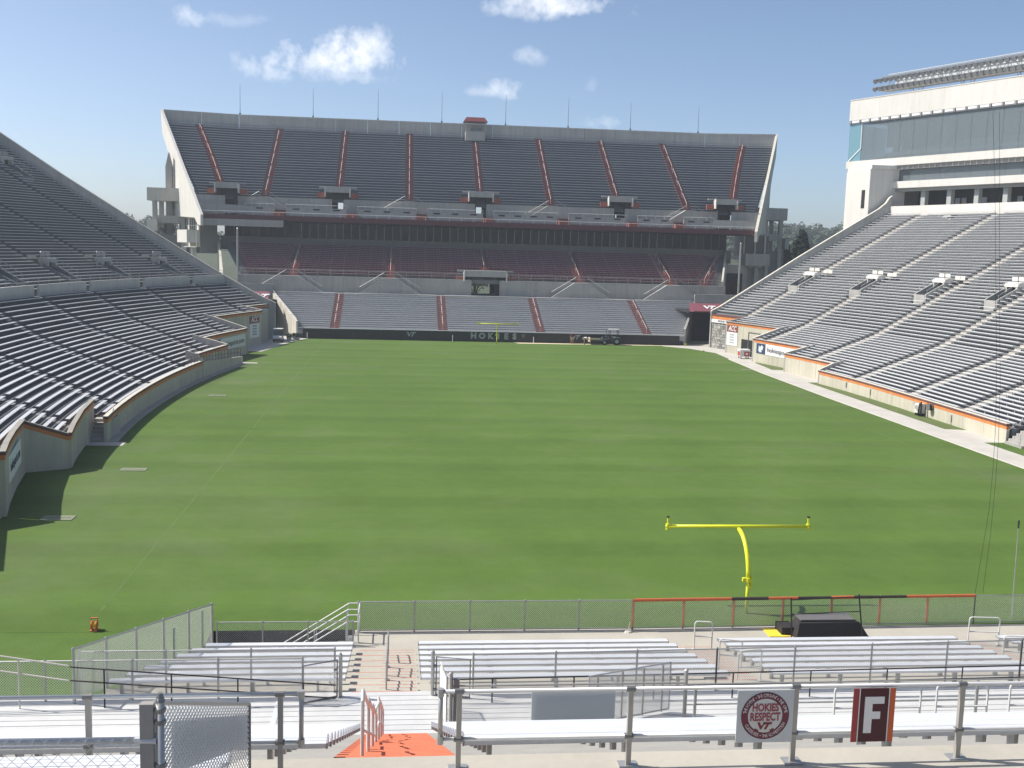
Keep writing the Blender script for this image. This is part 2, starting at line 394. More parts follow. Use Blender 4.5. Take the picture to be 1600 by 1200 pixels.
# the field, with a rectangular well left open for the players' stair
FX0, FX1 = -37.5, 34.5
b = MB()
b.sheet([(FX0, -2.92), (FX1, -2.92), (FX1, 118), (FX0, 118)], 0)
ob('field', b, GRASS, kind='structure')
b = MB()
b.sheet([(-14.85, -4.95), (16, -4.95), (16, -2.918), (-14.85, -2.918)], .001)

ob('apron_pavement', b, APRON, kind='structure')
# sideline walkways and gutters
def curveR(y): return .0033 * max(0, y - 55) ** 2
def curveL(y): return .0029 * (y - 51) ** 2
b = MB()
b.sheet([(28.55, 8), (31.15, 8), (31.1, 36), (33.6, 36), (33.6, 41.5), (31.1, 42), (31.1, 72), (34, 72), (34, 83.5), (31.3, 84), (31.8, 92), (36, 95), (36, 118), (31.0, 118), (25.5, 114.9), (24.8, 113.2), (28.2, 109.8), (30.2, 104), (29.7, 96), (28.9, 80), (28.6, 60)], .004)
ob('west_walkway', b, PAVE, kind='structure')
b = MB(); b.sheet([(28.3, 8), (28.55, 8), (28.6, 60), (28.9, 80), (29.7, 96), (29.45, 96), (28.65, 80), (28.35, 60)], .008)
ob('walkway_kerb_line', b, mat('kerb_concrete', (.58, .55, .47), .9, .1, .8), kind='structure')
b = MB(); b.sheet([(31.15, 42.2), (32.6, 41.6), (32.6, 70.5), (31.15, 71.8)], .006); b.sheet([(31.35, 84), (33.4, 84), (32.7, 93.6), (31.85, 92)], .006)
ob('verge_strip', b, STRIPG, kind='structure')
b = MB()
for (y0, y1, w) in [(33, 82, .75)]:
    ys = [y0 + (y1 - y0) * i / 24 for i in range(25)]
    b.sheet([(-34.2 + curveL(y), y) for y in ys] + [(-34.2 + curveL(y) + w, y) for y in reversed(ys)], .005)
ob('east_wall_gutter', b, mat('gutter_concrete', (.36, .345, .31), .92, .14, .7), kind='structure')
b = MB(); b.sheet([(-35.4, 95), (-31.1, 95), (-29.6, 104), (-28.9, 108.5), (-28.2, 111.5), (-27, 114.9), (-29, 118), (-35.4, 118)], .004)
b.sheet([(-34.9, 31.6), (-31.9, 31.6), (-31.9, 32.9), (-34.9, 32.9)], .006)
b.sheet([(-32.6, 81.6), (-29.8, 81.6), (-29.9, 82.4), (-32.6, 82.6)], .006)
ob('east_pavement', b, PAVE, kind='structure')
b = MB(); b.sheet([(2.6, 115.3), (3.4, 113.1), (12, 113.3), (22, 113.6), (28, 114.1), (29.2, 115.3)], .005)
ob('end_zone_sand_strip', b, TAN, kind='structure')
# faint boundary lines still showing in the turf
def strip(name, p, q, w=.09):
    b = MB(); p, q = Vector((*p, 0)), Vector((*q, 0)); d = (q - p).normalized(); n_ = Vector((-d.y, d.x, 0)) * w / 2; L = (q - p).length; t = 0
    while t < L:
        seg = random.uniform(4, 11); e = min(L, t + seg)
        a, c = p + d * t, p + d * e
        b.sheet([(a - n_).xy, (c - n_).xy, (c + n_).xy, (a + n_).xy], .004); t = e + random.choice((0, 0, .4, 1.2))
    ob(name, b, LINEP, kind='structure')
strip('side_line', (-24.385, -.8), (-24.385, 109.7)); strip('side_line', (24.385, 0), (24.385, 109.7)); strip('end_line', (-24.4, 0), (-1, 0), .07)
for i, (x, y, w, h, lb) in enumerate([(-29.8, 55.6, 1.5, .8, 'pale drain cover in the grass below the curved wall'), (-29.3, 24.1, 1.5, .8, 'pale drain cover in the grass beside the wall stairs'),
                                      (-30.1, 12.7, 1.5, .9, 'pale drain cover at the tip of the wall shadow'), (28.0, 83.5, 1.2, .8, 'pale cover plate at the edge of the right sideline walkway')]):
    b = MB().box(x - w / 2, x + w / 2, y - h / 2, y + h / 2, .002, .03); b.box(x - w / 2 + .15, x + w / 2 - .15, y - .03, y + .03, .03, .045)
    ob('drain_cover', b, mat('cover_concrete', (.2, .22, .15), .9, .1, 2), label=lb, cat='drain cover', group='covers let into the turf')

# ================================================================== STANDS AT THE SIDES
class Stand:
    """curved grandstand: rows follow x = s*(u - curve(y)); u grows outwards, z(u) is the rake"""
    def __init__(s, side, curve, z): s.s = side; s.c = curve; s.z = z
    def p(s, u, y, z): return (s.s * (u - s.c(y)), y, z)
def intervals(y0, y1, cuts):
    out = []; cur = y0
    for a, b in sorted(cuts):
        if b <= cur or a >= y1: continue
        if a > cur: out.append((cur, min(a, y1)))
        cur = max(cur, b)
    if cur < y1: out.append((cur, y1))
    return [i for i in out if i[1] - i[0] > .25]
def ysamp(y0, y1, step=4.0):
    n = max(1, int(math.ceil((y1 - y0) / step))); return [y0 + (y1 - y0) * i / n for i in range(n + 1)]
def loft(b, st, ys, prof):
    """sweep a closed profile [(u,z)] along ys"""
    m = len(prof); vs = []
    for y in ys:
        for u, z in prof: vs.append(st.p(u, y, z))
    fs = []
    for i in range(len(ys) - 1):
        for k in range(m):
            q = (i * m + k, i * m + (k + 1) % m, (i + 1) * m + (k + 1) % m, (i + 1) * m + k)
            fs.append(q if st.s < 0 else q[::-1])
    e0 = tuple(range(m)); e1 = tuple((len(ys) - 1) * m + k for k in range(m))
    fs += [e0[::-1] if st.s < 0 else e0, e1 if st.s < 0 else e1[::-1]]
    b.add(vs, fs)
def build_rows(st, root, rows, ylo, yhi, holes, aisles, aw, conc, bench_m, aisle_m, bench_w, limit, key, step=4.0, bh=.43, bt=.05, legs=0):
    """rows: [(u0,u1,z)]; ylo/yhi(u) -> extents; holes: (u0,u1,y0,y1); aisles: list of y(u) functions"""
    ter = MB(); benches = []
    for i, (u0, u1, z) in enumerate(rows):
        zn = rows[i + 1][2] if i + 1 < len(rows) and abs(rows[i + 1][0] - u1) < .01 else z
        zp = rows[i - 1][2] if i and abs(rows[i - 1][1] - u0) < .01 else z - .5
        a, c = ylo(u0), yhi(u0)
        cut = [(h[2], h[3]) for h in holes if u0 < h[1] - .05 and u1 > h[0] + .05]
        for (ya, yb) in intervals(a, c, cut):
            loft(ter, st, ysamp(ya, yb, step), [(u0, zp - .05), (u0, z), (u1, z), (u1, zp - .05)] if zp < z else [(u0, z - .3), (u0, z), (u1, z), (u1, z - .3)])
        um = u0 + (u1 - u0) * .42
        cut2 = cut + [(f(um) - aw / 2, f(um) + aw / 2) for f in aisles]
        for (ya, yb) in intervals(a + .1, c - .1, cut2):
            if yb - ya < .5: continue
            benches.append((um, z, ya, yb))
    tp = ob('terrace', ter, conc, root)
    benches.sort(key=key)
    rest = MB()
    for k, (u, z, ya, yb) in enumerate(benches):
        bb = MB() if k < limit else rest
        loft(bb, st, ysamp(ya, yb, step), [(u - bench_w / 2, z + bh - bt), (u - bench_w / 2, z + bh), (u + bench_w / 2, z + bh), (u + bench_w / 2, z + bh - bt)])
        if k < legs:   # legs where they can be seen
            for y in ysamp(ya + .3, yb - .3, 2.2):
                x, yy, _ = st.p(u, y, 0); bb.box(x - .03, x + .03, yy - .02, yy + .02, z, z + bh - bt)
        if k < limit: ob('bench', bb, bench_m, root)
    if rest.v: ob('bench_rows', rest, bench_m, root, kind='stuff')
    for f in aisles:
        ab = MB()
        for i, (u0, u1, z) in enumerate(rows):
            y = f(u0 + .3)
            if not (ylo(u0) < y < yhi(u0)) or any(h[2] - .3 < y < h[3] + .3 and u0 < h[1] and u1 > h[0] for h in holes):
                if ab.v: ob('aisle_stair', ab, aisle_m, root); ab = MB()
                continue
            zn = rows[i + 1][2] if i + 1 < len(rows) else z
            loft(ab, st, [y - aw / 2 + .06, y + aw / 2 - .06], [(u0 + .02, z - .02), (u0 + .02, z + .015), ((u0 + u1) / 2, z + .015), ((u0 + u1) / 2, (z + zn) / 2), (u1 + .01, (z + zn) / 2), (u1 + .01, z - .02)])
        if ab.v: ob('aisle_stair', ab, aisle_m, root)
def vomitory(st, root, u0, u1, yc, w, zf, conc, dark, white, wh):
    """passage mouth: two raking side walls, a low front wall, arched head over a dark doorway"""
    wl_ = MB()
    for sgn in (-1, 1):
        y = yc + sgn * w / 2
        ya, yb = (y - .1, y + .1)
        loft(wl_, st, [ya, yb], [(u0, zf - 1.5), (u0, st.z(u0) + wh), (u1, st.z(u1) + wh), (u1, zf - 1.5)])
    loft(wl_, st, [yc - w / 2 + .1, yc + w / 2 - .1], [(u0 - .05, zf - 1.5), (u0 - .05, st.z(u0) + wh - .05), (u0 + .15, st.z(u0) + wh - .05), (u0 + .15, zf - 1.5)])
    v = ob('vomitory', wl_, conc, root)
    hd = MB(); zt = st.z(u1) + .95
    loft(hd, st, [yc - w / 2 - .12, yc + w / 2 + .12], [(u1 - .55, zt - .5), (u1 - .4, zt - .1), (u1, zt), (u1 + .5, zt), (u1 + .5, zt - .5)])
    for sgn in (-1, 1):
        y = yc + sgn * (w / 2 - .12)
        loft(hd, st, [y - .14, y + .14], [(u1 - .5, zt - 1.1), (u1 - .5, zt - .5), (u1 + .4, zt - .5), (u1 + .4, zt - 1.1)])
    ob('portal_head', hd, white, v)
    dk = MB(); loft(dk, st, [yc - w / 2 + .1, yc + w / 2 - .1], [(u1 + .05, zf - 1.5), (u1 + .05, zt - .5), (u1 + .3, zt - .5), (u1 + .3, zf - 1.5)])  # near-black slab stands in for the shade inside the doorway
    loft(dk, st, [yc - w / 2 + .1, yc + w / 2 - .1], [(u0 + .15, zf - 1.5), (u0 + .15, zf - 1.3), (u1 + .05, zf - 1.3), (u1 + .05, zf - 1.5)])
    ob('passage', dk, dark, v)
    rl = MB()
    for yy in (yc - w / 2, yc + w / 2):
        x0, y0, _ = st.p(u0 + .1, yy, 0); x1, y1, _ = st.p(u1 - .3, yy, 0)
        rl.tube([(x0, y0, st.z(u0) + 1.05), (x1, y1, st.z(u1) + 1.0)], .025, 5)
        for t in (.05, .35, .65, .95):
            x, y = x0 + (x1 - x0) * t, y0 + (y1 - y0) * t; z = st.z(u0) + (st.z(u1) - st.z(u0)) * t
            rl.tube([(x, y, z + .7), (x, y, z + 1.03)], .02, 5)
    # number boards on the rail above the head
    x, y, _ = st.p(u1 + .1, yc, 0)
    hoop(rl, st.p(u1 + .3, yc - w / 2, zt), st.p(u1 + .3, yc + w / 2, zt), .7, .025, .2, 5)
    ob('guard_rail', rl, GALV, v)
    bd = MB()
    for dy in (-.55, .55): loft(bd, st, [yc + dy - .45, yc + dy + .45], [(u1 + .24, zt + .12), (u1 + .24, zt + .58), (u1 + .27, zt + .58), (u1 + .27, zt + .12)])
    for dy in (.9, 1.8): 
        yy = yc - w / 2 - dy
        loft(bd, st, [yy - .42, yy + .42], [(u1 + .5, st.z(u1 + .5) + .55), (u1 + .5, st.z(u1 + .5) + 1.0), (u1 + .53, st.z(u1 + .5) + 1.0), (u1 + .53, st.z(u1 + .5) + .55)])
    ob('section_number_boards', bd, white, v, kind='stuff')

# ---------------------------------------------------------------- west (right-hand) grandstand
ALU_S = mat('sunny_bench_aluminium', (.72, .735, .755), .42, .07, .8, metal=.2, spec=.5)  # lighter copy of the bench aluminium, sunlight put into its colour
def zR(u): return 1 + .384 * (u - 33) if u < 43 else 4.84 + .593 * (u - 43)
W = Stand(1, curveR, zR)
west = thing('west_grandstand', 'sunlit aluminium bench grandstand on the right below the white press box', 'grandstand', (45, 70, 0))
segR = [(36.0, 71.3, 33.1, 1.5), (71.3, 82.0, 34.65, 2.28), (82.0, 93.6, 37.1, 3.05), (93.6, 105.2, 40.5, 4.45), (105.2, 112.9, 43.35, 5.25)]
def yhiR(u):
    y = 71.3
    for a, c, uf, zt in segR:
        if u >= uf - .3: y = max(y, c)
    return min(y, 112.7)
def yloR(u): return 8.0
rowsR = []; u = 33.3
while u < 68.7: rowsR.append((u, u + .57, zR(u))); u += .57
vomR = [(50.2, 52.9, y) for y in (106.0, 93.6, 81.2, 68.6, 56.5, 44.5)]
holesR = [(a, c + .5, y - 1.15, y + 1.15) for a, c, y in vomR] + [(33, 34.3, 33.4, 36.0)]
aisR = [(lambda u, y=y: y + (.08 * (u - 50) if u < 50 else .03 * (u - 50))) for y in (106.0, 92.9, 78.6, 66.0, 54.8, 45.2, 33.2, 21)]
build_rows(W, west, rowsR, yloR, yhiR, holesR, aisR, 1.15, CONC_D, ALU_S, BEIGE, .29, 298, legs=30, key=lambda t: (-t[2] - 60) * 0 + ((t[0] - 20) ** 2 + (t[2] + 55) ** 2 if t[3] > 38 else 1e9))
for a, c, y in vomR: vomitory(W, west, a, c, y, 2.0, zR(a), CONC, DARK, CONC_W, .6)
# raking end wall, straight across at y = 113
b = MB(); prof = [(31.9, 5.35), (33.2, 6.05), (45.0, 13.8), (56.6, 21.05), (57.6, 21.9), (58.1, 22.7), (58.5, 23.0)]
poly = [(x, z) for x, z in prof] + [(58.5, 0), (31.9, 0)]
b.prism(poly, 'y', 112.75, 113.2)
ob('end_wall', b, CONC, west)
b = MB()
for (x0, z0), (x1, z1) in zip(prof, prof[1:]): b.hexa([(x0, 112.68, z0 - .02), (x1, 112.68, z1 - .02), (x1, 113.27, z1 - .02), (x0, 113.27, z0 - .02), (x0, 112.68, z0 + .1), (x1, 112.68, z1 + .1), (x1, 113.27, z1 + .1), (x0, 113.27, z0 + .1)])
ob('coping', b, CONC_L, west)
# parapet behind the top row
b = MB(); ys = ysamp(8, 112.7, 3); ut = rowsR[-1][1]
loft(b, W, ys, [(ut, zR(ut) - 1), (ut, zR(ut) + 1.15), (ut + .3, zR(ut) + 1.15), (ut + .3, zR(ut) - 1)])
ob('top_parapet', b, CONC_W, west)
b = MB(); loft(b, W, ys, [(ut + .3, zR(ut) - 1), (ut + .3, zR(ut) + .1), (ut + 9, zR(ut) + .1), (ut + 9, zR(ut) - 1)])
ob('concourse_floor', b, CONC, west)
# retaining wall: precast panels stepped out in saw-tooth bays, maroon cap and orange band
def retaining(st, root, segs, ext, panel=3.0, xoff=.25):
    for k, (ya, yb, uf, zt) in enumerate(segs):
        n = max(2, int((yb - ya) / panel)); u = uf - xoff
        for i in range(n):
            y0 = ya + (yb - ya) * i / n + .012; y1 = ya + (yb - ya) * (i + 1) / n - .012
            b = MB(); dz = random.uniform(-.004, .004)
            loft(b, st, ysamp(y0, y1, 2.0), [(u + dz, -.3), (u + dz, zt - .47), (u + .25, zt - .47), (u + .25, -.3)])
            ob('wall_panel', b, CONC_T, root)
        b = MB(); loft(b, st, ysamp(ya, yb, 2.0), [(u - .012, zt - .47), (u - .012, zt - .2), (u + .25, zt - .2), (u + .25, zt - .47)])
        ob('orange_band', b, ORANGE, root)
        b = MB(); loft(b, st, ysamp(ya - .02, yb + .02, 2.0), [(u - .05, zt - .2), (u - .05, zt - .04), (u + .28, zt - .04), (u + .28, zt - .2)])
        ob('wall_cap', b, CAP, root)
        b = MB(); loft(b, st, ysamp(ya - .02, yb + .02, 2.0), [(u - .045, zt - .04), (u - .045, zt), (u + .28, zt), (u + .28, zt - .04)])
        ob('wall_coping', b, CONC_L, root)
    # returns between bays follow the rake
    for (ya, yb, uf, zt), (yc, yd, ug, zg) in zip(segs, segs[1:]):
        y = yc; b = MB()
        loft(b, st, [y - .25, y - .02], [(uf - xoff - .03, -.3), (uf - xoff - .03, zt), (ug - xoff + .05, zg), (ug - xoff + 1.1, zg + .35), (ug - xoff + 1.1, -.3)])
        ob('return_wall', b, CONC, root)
        b = MB()
        loft(b, st, [y - .29, y + .02], [(uf - xoff - .03, zt), (uf - xoff - .03, zt + .06), (ug - xoff + .05, zg + .06), (ug - xoff + .05, zg)])
        ob('return_coping', b, CONC_L, root)
ww = thing('retaining_wall', 'sunlit tan concrete retaining wall with orange band along the right sideline', 'wall', (32.3, 70, 0))
retaining(W, ww, [s for s in segR[:-1]], 0)
retaining(W, ww, [(8, 33.5, 33.1, 1.55)], 0)
# stone-faced pier at the corner: individual rubble stones
stp = thing('stone_pier', 'grey rubble stone pier beside the right tunnel mouth', 'pier', (32.3, 109, 0))
b = MB(); loft(b, W, ysamp(105.2, 113.1, 1), [(43.35 - .2, -.3), (43.35 - .2, 4.3), (44.2, 4.3), (44.2, -.3)]); ob('backing', b, mat('mortar', (.25, .245, .23), .95, .1, 3), stp)
STONE = [mat('rubble_stone_%d' % i, c, .9, .15, 3, bump=.3) for i, c in enumerate([(.30, .30, .27), (.38, .36, .32), (.22, .225, .21), (.44, .42, .38)])]
rnd = random.Random(3); z = .0
while z < 4.1:
    h = rnd.uniform(.26, .46); h = min(h, 4.27 - z); y = 105.25
    while y < 112.95:
        w = rnd.uniform(.35, .85); y2 = min(113.0, y + w); b = MB(); o = rnd.uniform(.0, .05); j = .025
        q = [(y + j, z + j + rnd.uniform(0, .03)), (y2 - j, z + j + rnd.uniform(0, .03)), (y2 - j - rnd.uniform(0, .06), z + h - rnd.uniform(0, .04)), (y + j + rnd.uniform(0, .06), z + h - rnd.uniform(0, .04))]
        vs = [W.p(43.15 - .03 - o, a, c) for a, c in q] + [W.p(43.2, a, c) for a, c in q]
        b.add(vs, [(0, 1, 2, 3), (7, 6, 5, 4), (0, 4, 5, 1), (1, 5, 6, 2), (2, 6, 7, 3), (3, 7, 4, 0)])
        ob('stone', b, rnd.choice(STONE), stp); y = y2
    z += h
b = MB(); loft(b, W, ysamp(105.2, 113.15, 1), [(43.05, 4.3), (43.05, 4.75), (44.2, 4.75), (44.2, 4.3)]); ob('orange_band', b, ORANGE, stp)
b = MB(); loft(b, W, ysamp(105.2, 113.2, 1), [(43.0, 4.75), (43.0, 5.0), (44.2, 5.0), (44.2, 4.75)]); ob('wall_cap', b, CAP, stp)
b = MB(); loft(b, W, [104.95, 105.18], [(40.2, -.3), (40.2, 4.5), (43.2, 5.1), (44.2, 5.4), (44.2, -.3)]); ob('return_wall', b, CONC, stp)
# field stair at the near end of the wall
fs_ = thing('wall_stair', 'concrete steps cut through the right wall at the photo edge', 'stairs', (34, 34.8, 0))
for i in range(6): boxo('step', 32.6 + i * .3, 32.9 + i * .3 + (2.2 if i == 5 else 0), 33.5, 36.0 - .28, 0, .2 * (i + 1), CONC, fs_)
b = MB(); b.tube([(32.6, 35.55, .1), (32.6, 35.55, 1.0), (34.2, 35.55, 2.0), (34.2, 35.55, 1.2)], .025); b.tube([(32.6, 33.7, .1), (32.6, 33.7, 1.0), (34.2, 33.7, 2.0), (34.2, 33.7, 1.2)], .025); ob('handrail', b, GALV, fs_)

# ---------------------------------------------------------------- east (left-hand) grandstand
def zL(u):
    if u < 44: return 1.2 + .378 * (u - 34.6)
    if u < 49.6: return 4.75 + .56 * (u - 44)
    v = u - 50.2; return 7.95 + .555 * v + .0021 * v * v
E_ = Stand(-1, curveL, zL)
east = thing('east_grandstand', 'shaded curved aluminium bench grandstand on the left with a concrete cross walk', 'grandstand', (-48, 60, 0))
segL = [(33.0, 68, 34.35, 1.75), (68, 78.2, 34.9, 2.43), (78.2, 92.0, 37.5, 3.16), (92.0, 106.2, 41.5, 4.5), (106.2, 112.9, 43.75, 5.0)]
def yhiL(u):
    y = 68
    for a, c, uf, zt in segL:
        if u >= uf - .3: y = max(y, c)
    return min(y, 112.7)
def yloL(u):
    if u < 35.3: return 35.6
    if u < 37.6: return 24.6
    if u < 39.9: return 13.2
    return 6.0
low = []; u = 34.55
while u < 49.0: low.append((u, u + .64, zL(u))); u += .64
up = []; u = 50.4
while u < 79.2: up.append((u, u + .55, zL(u))); u += .55
ULOW = low[-1][1]
vomL = [(51.6, 54.5, y) for y in (105.6, 92.6, 80.4, 68.4, 56, 44)] + [(71.9, 74.9, y) for y in (107.2, 93)]
holesL = [(a, c + .5, y - 1.1, y + 1.1) for a, c, y in vomL]
aisL = [(lambda u, y=y, s=s: y - s * max(0, (49 - u)) / 14) for y, s in ((104.2, 1.2), (91.7, 5.5), (78.8, 5), (67, 3), (55.2, 3.5), (43.5, 3.5), (32.0, 3), (20, 3))]
keyL = lambda t: ((t[0] - 15) ** 2 + (t[2] + 48) ** 2) if t[3] > 14 + (t[0] - 34) * 1.35 else 1e9
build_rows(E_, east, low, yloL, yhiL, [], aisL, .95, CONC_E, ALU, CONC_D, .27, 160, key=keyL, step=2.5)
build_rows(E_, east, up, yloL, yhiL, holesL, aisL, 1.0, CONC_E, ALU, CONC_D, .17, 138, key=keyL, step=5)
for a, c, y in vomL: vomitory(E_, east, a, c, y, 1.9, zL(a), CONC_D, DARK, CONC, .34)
b = MB()
for (ya, yb) in intervals(6, 112.7, [(f(49.4) - .6, f(49.4) + .6) for f in aisL]):
    loft(b, E_, ysamp(ya, yb, 3), [(ULOW + .25, zL(49.3) - 1.0), (ULOW + .25, 8.95), (ULOW + .5, 8.95), (ULOW + .5, zL(49.3) - 1.0)])
ob('cross_walk_wall', b, mat('cross_walk_concrete', (.42, .42, .40), .9, .1, .5, streak=.15), east)
b = MB(); loft(b, E_, ysamp(6, 112.7, 3), [(ULOW, 7.0), (ULOW, zL(49.3) + .1), (50.4, zL(49.3) + .1), (50.4, 7.0)]); ob('cross_walk_floor', b, CONC_E, east)
b = MB()
ys = ysamp(30, 112.5, 3)
for zz in (9.25, 9.55): b.tube([E_.p(ULOW + .38, y, zz) for y in ys], .02, 4)
for y in ysamp(30, 112.5, 2.4): b.tube([E_.p(ULOW + .38, y, 8.9), E_.p(ULOW + .38, y, 9.55)], .018, 4)
ob('cross_walk_rail', b, GALV, east)
b = MB(); prof = [(-31.5, 5.05), (-33.4, 5.9), (-38.9, 8.95), (-51.6, 16.6), (-60, 21.85), (-70.5, 28.8)]
b.prism([(x, z) for x, z in prof] + [(-70.5, 0), (-31.5, 0)], 'y', 112.75, 113.3); ob('end_wall', b, CONC, east)
b = MB()
for (x0, z0), (x1, z1) in zip(prof, prof[1:]): b.hexa([(x0, 112.68, z0 - .02), (x1, 112.68, z1 - .02), (x1, 113.5, z1 - .02), (x0, 113.5, z0 - .02), (x0, 112.68, z0 + .12), (x1, 112.68, z1 + .12), (x1, 113.5, z1 + .12), (x0, 113.5, z0 + .12)])
ob('coping', b, CONC, east)
b = MB(); ut = up[-1][1]; loft(b, E_, ysamp(6, 112.7, 4), [(ut, zL(ut) - 2), (ut, zL(ut) + 1.6), (ut + .3, zL(ut) + 1.6), (ut + .3, zL(ut) - 2)]); ob('top_parapet', b, CONC, east)
ew = thing('retaining_wall', 'shaded curved concrete retaining wall with orange band along the left sideline', 'wall', (-34, 55, 0))
retaining(E_, ew, segL, 0, 2.6, .22)
# curved wall runs on in front of the second bay as a low ramp guard
b = MB(); ys = ysamp(68.1, 81.6, 1.5); vs = []; m_ = len(ys)
pts = [(-34.13 + curveL(y), y) for y in ys]; b.wallpath([(p[0], p[1]) for p in pts], .25, -.3, [1.62 - .85 * i / (m_ - 1) for i in range(m_)])
ob('ramp_wall', b, CONC_T, ew)
b = MB(); n_ = 18
for i in range(n_):
    y = 63 + 18 * i / (n_ - 1); x = -34.2 + curveL(y); zb = 1.6 if y < 68 else 1.62 - .85 * (y - 68) / 13.6
    b.tube([(x, y, zb - .05), (x, y, zb + .95)], .02, 4)
pt = lambda y, h: (-34.2 + curveL(y), y, (1.6 if y < 68 else 1.62 - .85 * (y - 68) / 13.6) + h)
for h in (.95, .5): b.tube([pt(63 + 18 * i / 10, h) for i in range(11)], .022, 4)
ob('ramp_rail', b, mat('rusty_rail', (.12, .075, .06), .7, .2, 6), ew)
# near saw-tooth bays of the same wall
COPE = mat('weathered_coping', (.3, .285, .25), .9, .15, 1)
def plainwall(root, pts, zts, band=True):
    b = MB(); b.wallpath(pts, .25, -.3, [z - .42 for z in zts]); ob('wall_panel', b, CONC_T, root)
    if band:
        b = MB(); b.wallpath(pts, .262, [z - .42 for z in zts], [z - .18 for z in zts]); ob('orange_band', b, ORANGE, root)
    else:
        b = MB(); b.wallpath(pts, .25, [z - .42 for z in zts], [z - .18 for z in zts]); ob('wall_panel', b, CONC_T, root)
    b = MB(); b.wallpath(pts, .29, [z - .18 for z in zts], [z - .03 for z in zts]); ob('wall_cap', b, CAP, root)
    b = MB(); b.wallpath(pts, .3, [z - .03 for z in zts], [z + .02 for z in zts]); ob('wall_coping', b, COPE, root)
nw = thing('retaining_wall', 'shaded concrete wall block jutting towards the field at the left photo edge', 'wall', (-34, 25, 0))
plainwall(nw, [(-34.75, 34.6), (-34.4, 31.0), (-33.75, 27), (-33.24, 24.5)], [2.65, 2.5, 2.25, 2.12], True)
plainwall(nw, [(-33.16, 24.46), (-35.4, 23.2)], [2.12, 3.12])
plainwall(nw, [(-35.43, 23.15), (-34.6, 19.3), (-33.7, 15.8), (-32.85, 12.9)], [3.12, 3.15, 3.2, 3.25])
plainwall(nw, [(-32.87, 12.86), (-35.5, 11.4)], [3.25, 4.2])
plainwall(nw, [(-35.53, 11.35), (-33.5, 5)], [4.2, 4.3])
ls = thing('wall_stair', 'shaded concrete steps beside the left curved wall', 'stairs', (-34, 33.6, 0))
for i in range(6): boxo('step', -34.6, -33.32, 33.1 + i * .34, 33.44 + i * .34 + (1.5 if i == 5 else 0), 0, .21 * (i + 1), CONC, ls)
b = MB(); b.tube([(-33.3, 33.2, .9), (-33.35, 35.2, 2.0)], .022); b.tube([(-33.3, 33.2, 0), (-33.3, 33.2, .9)], .022); b.tube([(-33.35, 35.2, 1.2), (-33.35, 35.2, 2.0)], .022); ob('handrail', b, GALV, ls)
# ================================================================== SOUTH END GRANDSTAND (far)
south = thing('south_grandstand', 'double-decked end zone grandstand across the far end of the field', 'grandstand', (0, 140, 0))
# ---- upper deck: straight centre with a wing bent forward at each end
NU = 28; Y0U, Z0U = 143.1, 21.05; TU, RU = .786, .493
def up_row(i, s):
    """bend and end points of row line at distance Y for side s"""
    Y = Y0U + TU * i; t = (Y - 143) / 22.0
    return (s * (40.4 + 3.9 * t), Y), (s * (47.4 + 9.8 * t), Y - (1.8 + 1.4 * t))
def up_line(i):
    bl, el = up_row(i, -1); br, er = up_row(i, 1); return [el, bl, br, er]
ter = MB()
for i in range(NU):
    z = Z0U + RU * i; A = up_line(i); B = up_line(i + 1)
    for k in range(3):
        a, b_, c, d = A[k], A[k + 1], B[k + 1], B[k]
        ter.add([(a[0], a[1], z - RU), (b_[0], b_[1], z - RU), (b_[0], b_[1], z), (a[0], a[1], z), (c[0], c[1], z), (d[0], d[1], z)], [(0, 1, 2, 3), (3, 2, 4, 5)])
deck = ob('upper_deck', ter, mat('upper_deck_concrete', (.1, .112, .126), .92, .12, .6), south)
AX = [-36.8, -24.7, -12.75, -.5, 11.65, 23.65, 35.75]
VX = [-24.7, -.6, 23.5]
rest = MB()
def bench_box(y, z, x0, x1, d=.2, h=.43, m=ALU, parent=None): boxo('bench', x0, x1, y - d / 2, y + d / 2, z + h - .05, z + h, m, parent)
for i in range(NU):
    z = Z0U + RU * i; Y = Y0U + TU * i + .33
    for k in range(len(AX) - 1):
        x0, x1 = AX[k] + .68, AX[k + 1] - .68
        if i < 3:
            if k % 2 == 0: x1 -= 2.6 if k + 1 < len(AX) and (AX[k + 1] in (-24.7, -.5, 23.65)) else 0
            if AX[k] in (-24.7, -.5, 23.65): x0 += 2.6
            if AX[k + 1] in (-24.7, -.5, 23.65) and k % 2: x1 -= 2.6
        if i > NU - 4:
            if AX[k] == -.5: x0 += 1.6
            if AX[k + 1] == -.5: x1 -= 1.6
        bench_box(Y, z, x0, x1, m=ALU_U if False else ALU, parent=deck)
    for s in (-1, 1):
        bp, ep = up_row(i, s); t = (Y - 143) / 22
        rest.beam((36.45, Y, z + .4), (bp[0], bp[1] + .33, z + .4), .2, .05) if s > 0 else rest.beam((bp[0], bp[1] + .33, z + .4), (-37.5, Y, z + .4), .2, .05)
        fa = .43 + .13 * t; bp, ep = Vector((*bp, 0)), Vector((*ep, 0)); dv = ep - bp; L = dv.length; g = .7 / L; g2 = (2.4 if i < 3 else .7) / L
        for f0, f1 in ((0.0, fa - g2), (fa + g2, .985)):
            if f1 > f0 + .03: rest.beam(bp + dv * f0 + Vector((0, .33, z + .4)), bp + dv * f1 + Vector((0, .33, z + .4)), .29, .05)
ob('wing_bench_rows', rest, ALU, deck, kind='stuff')
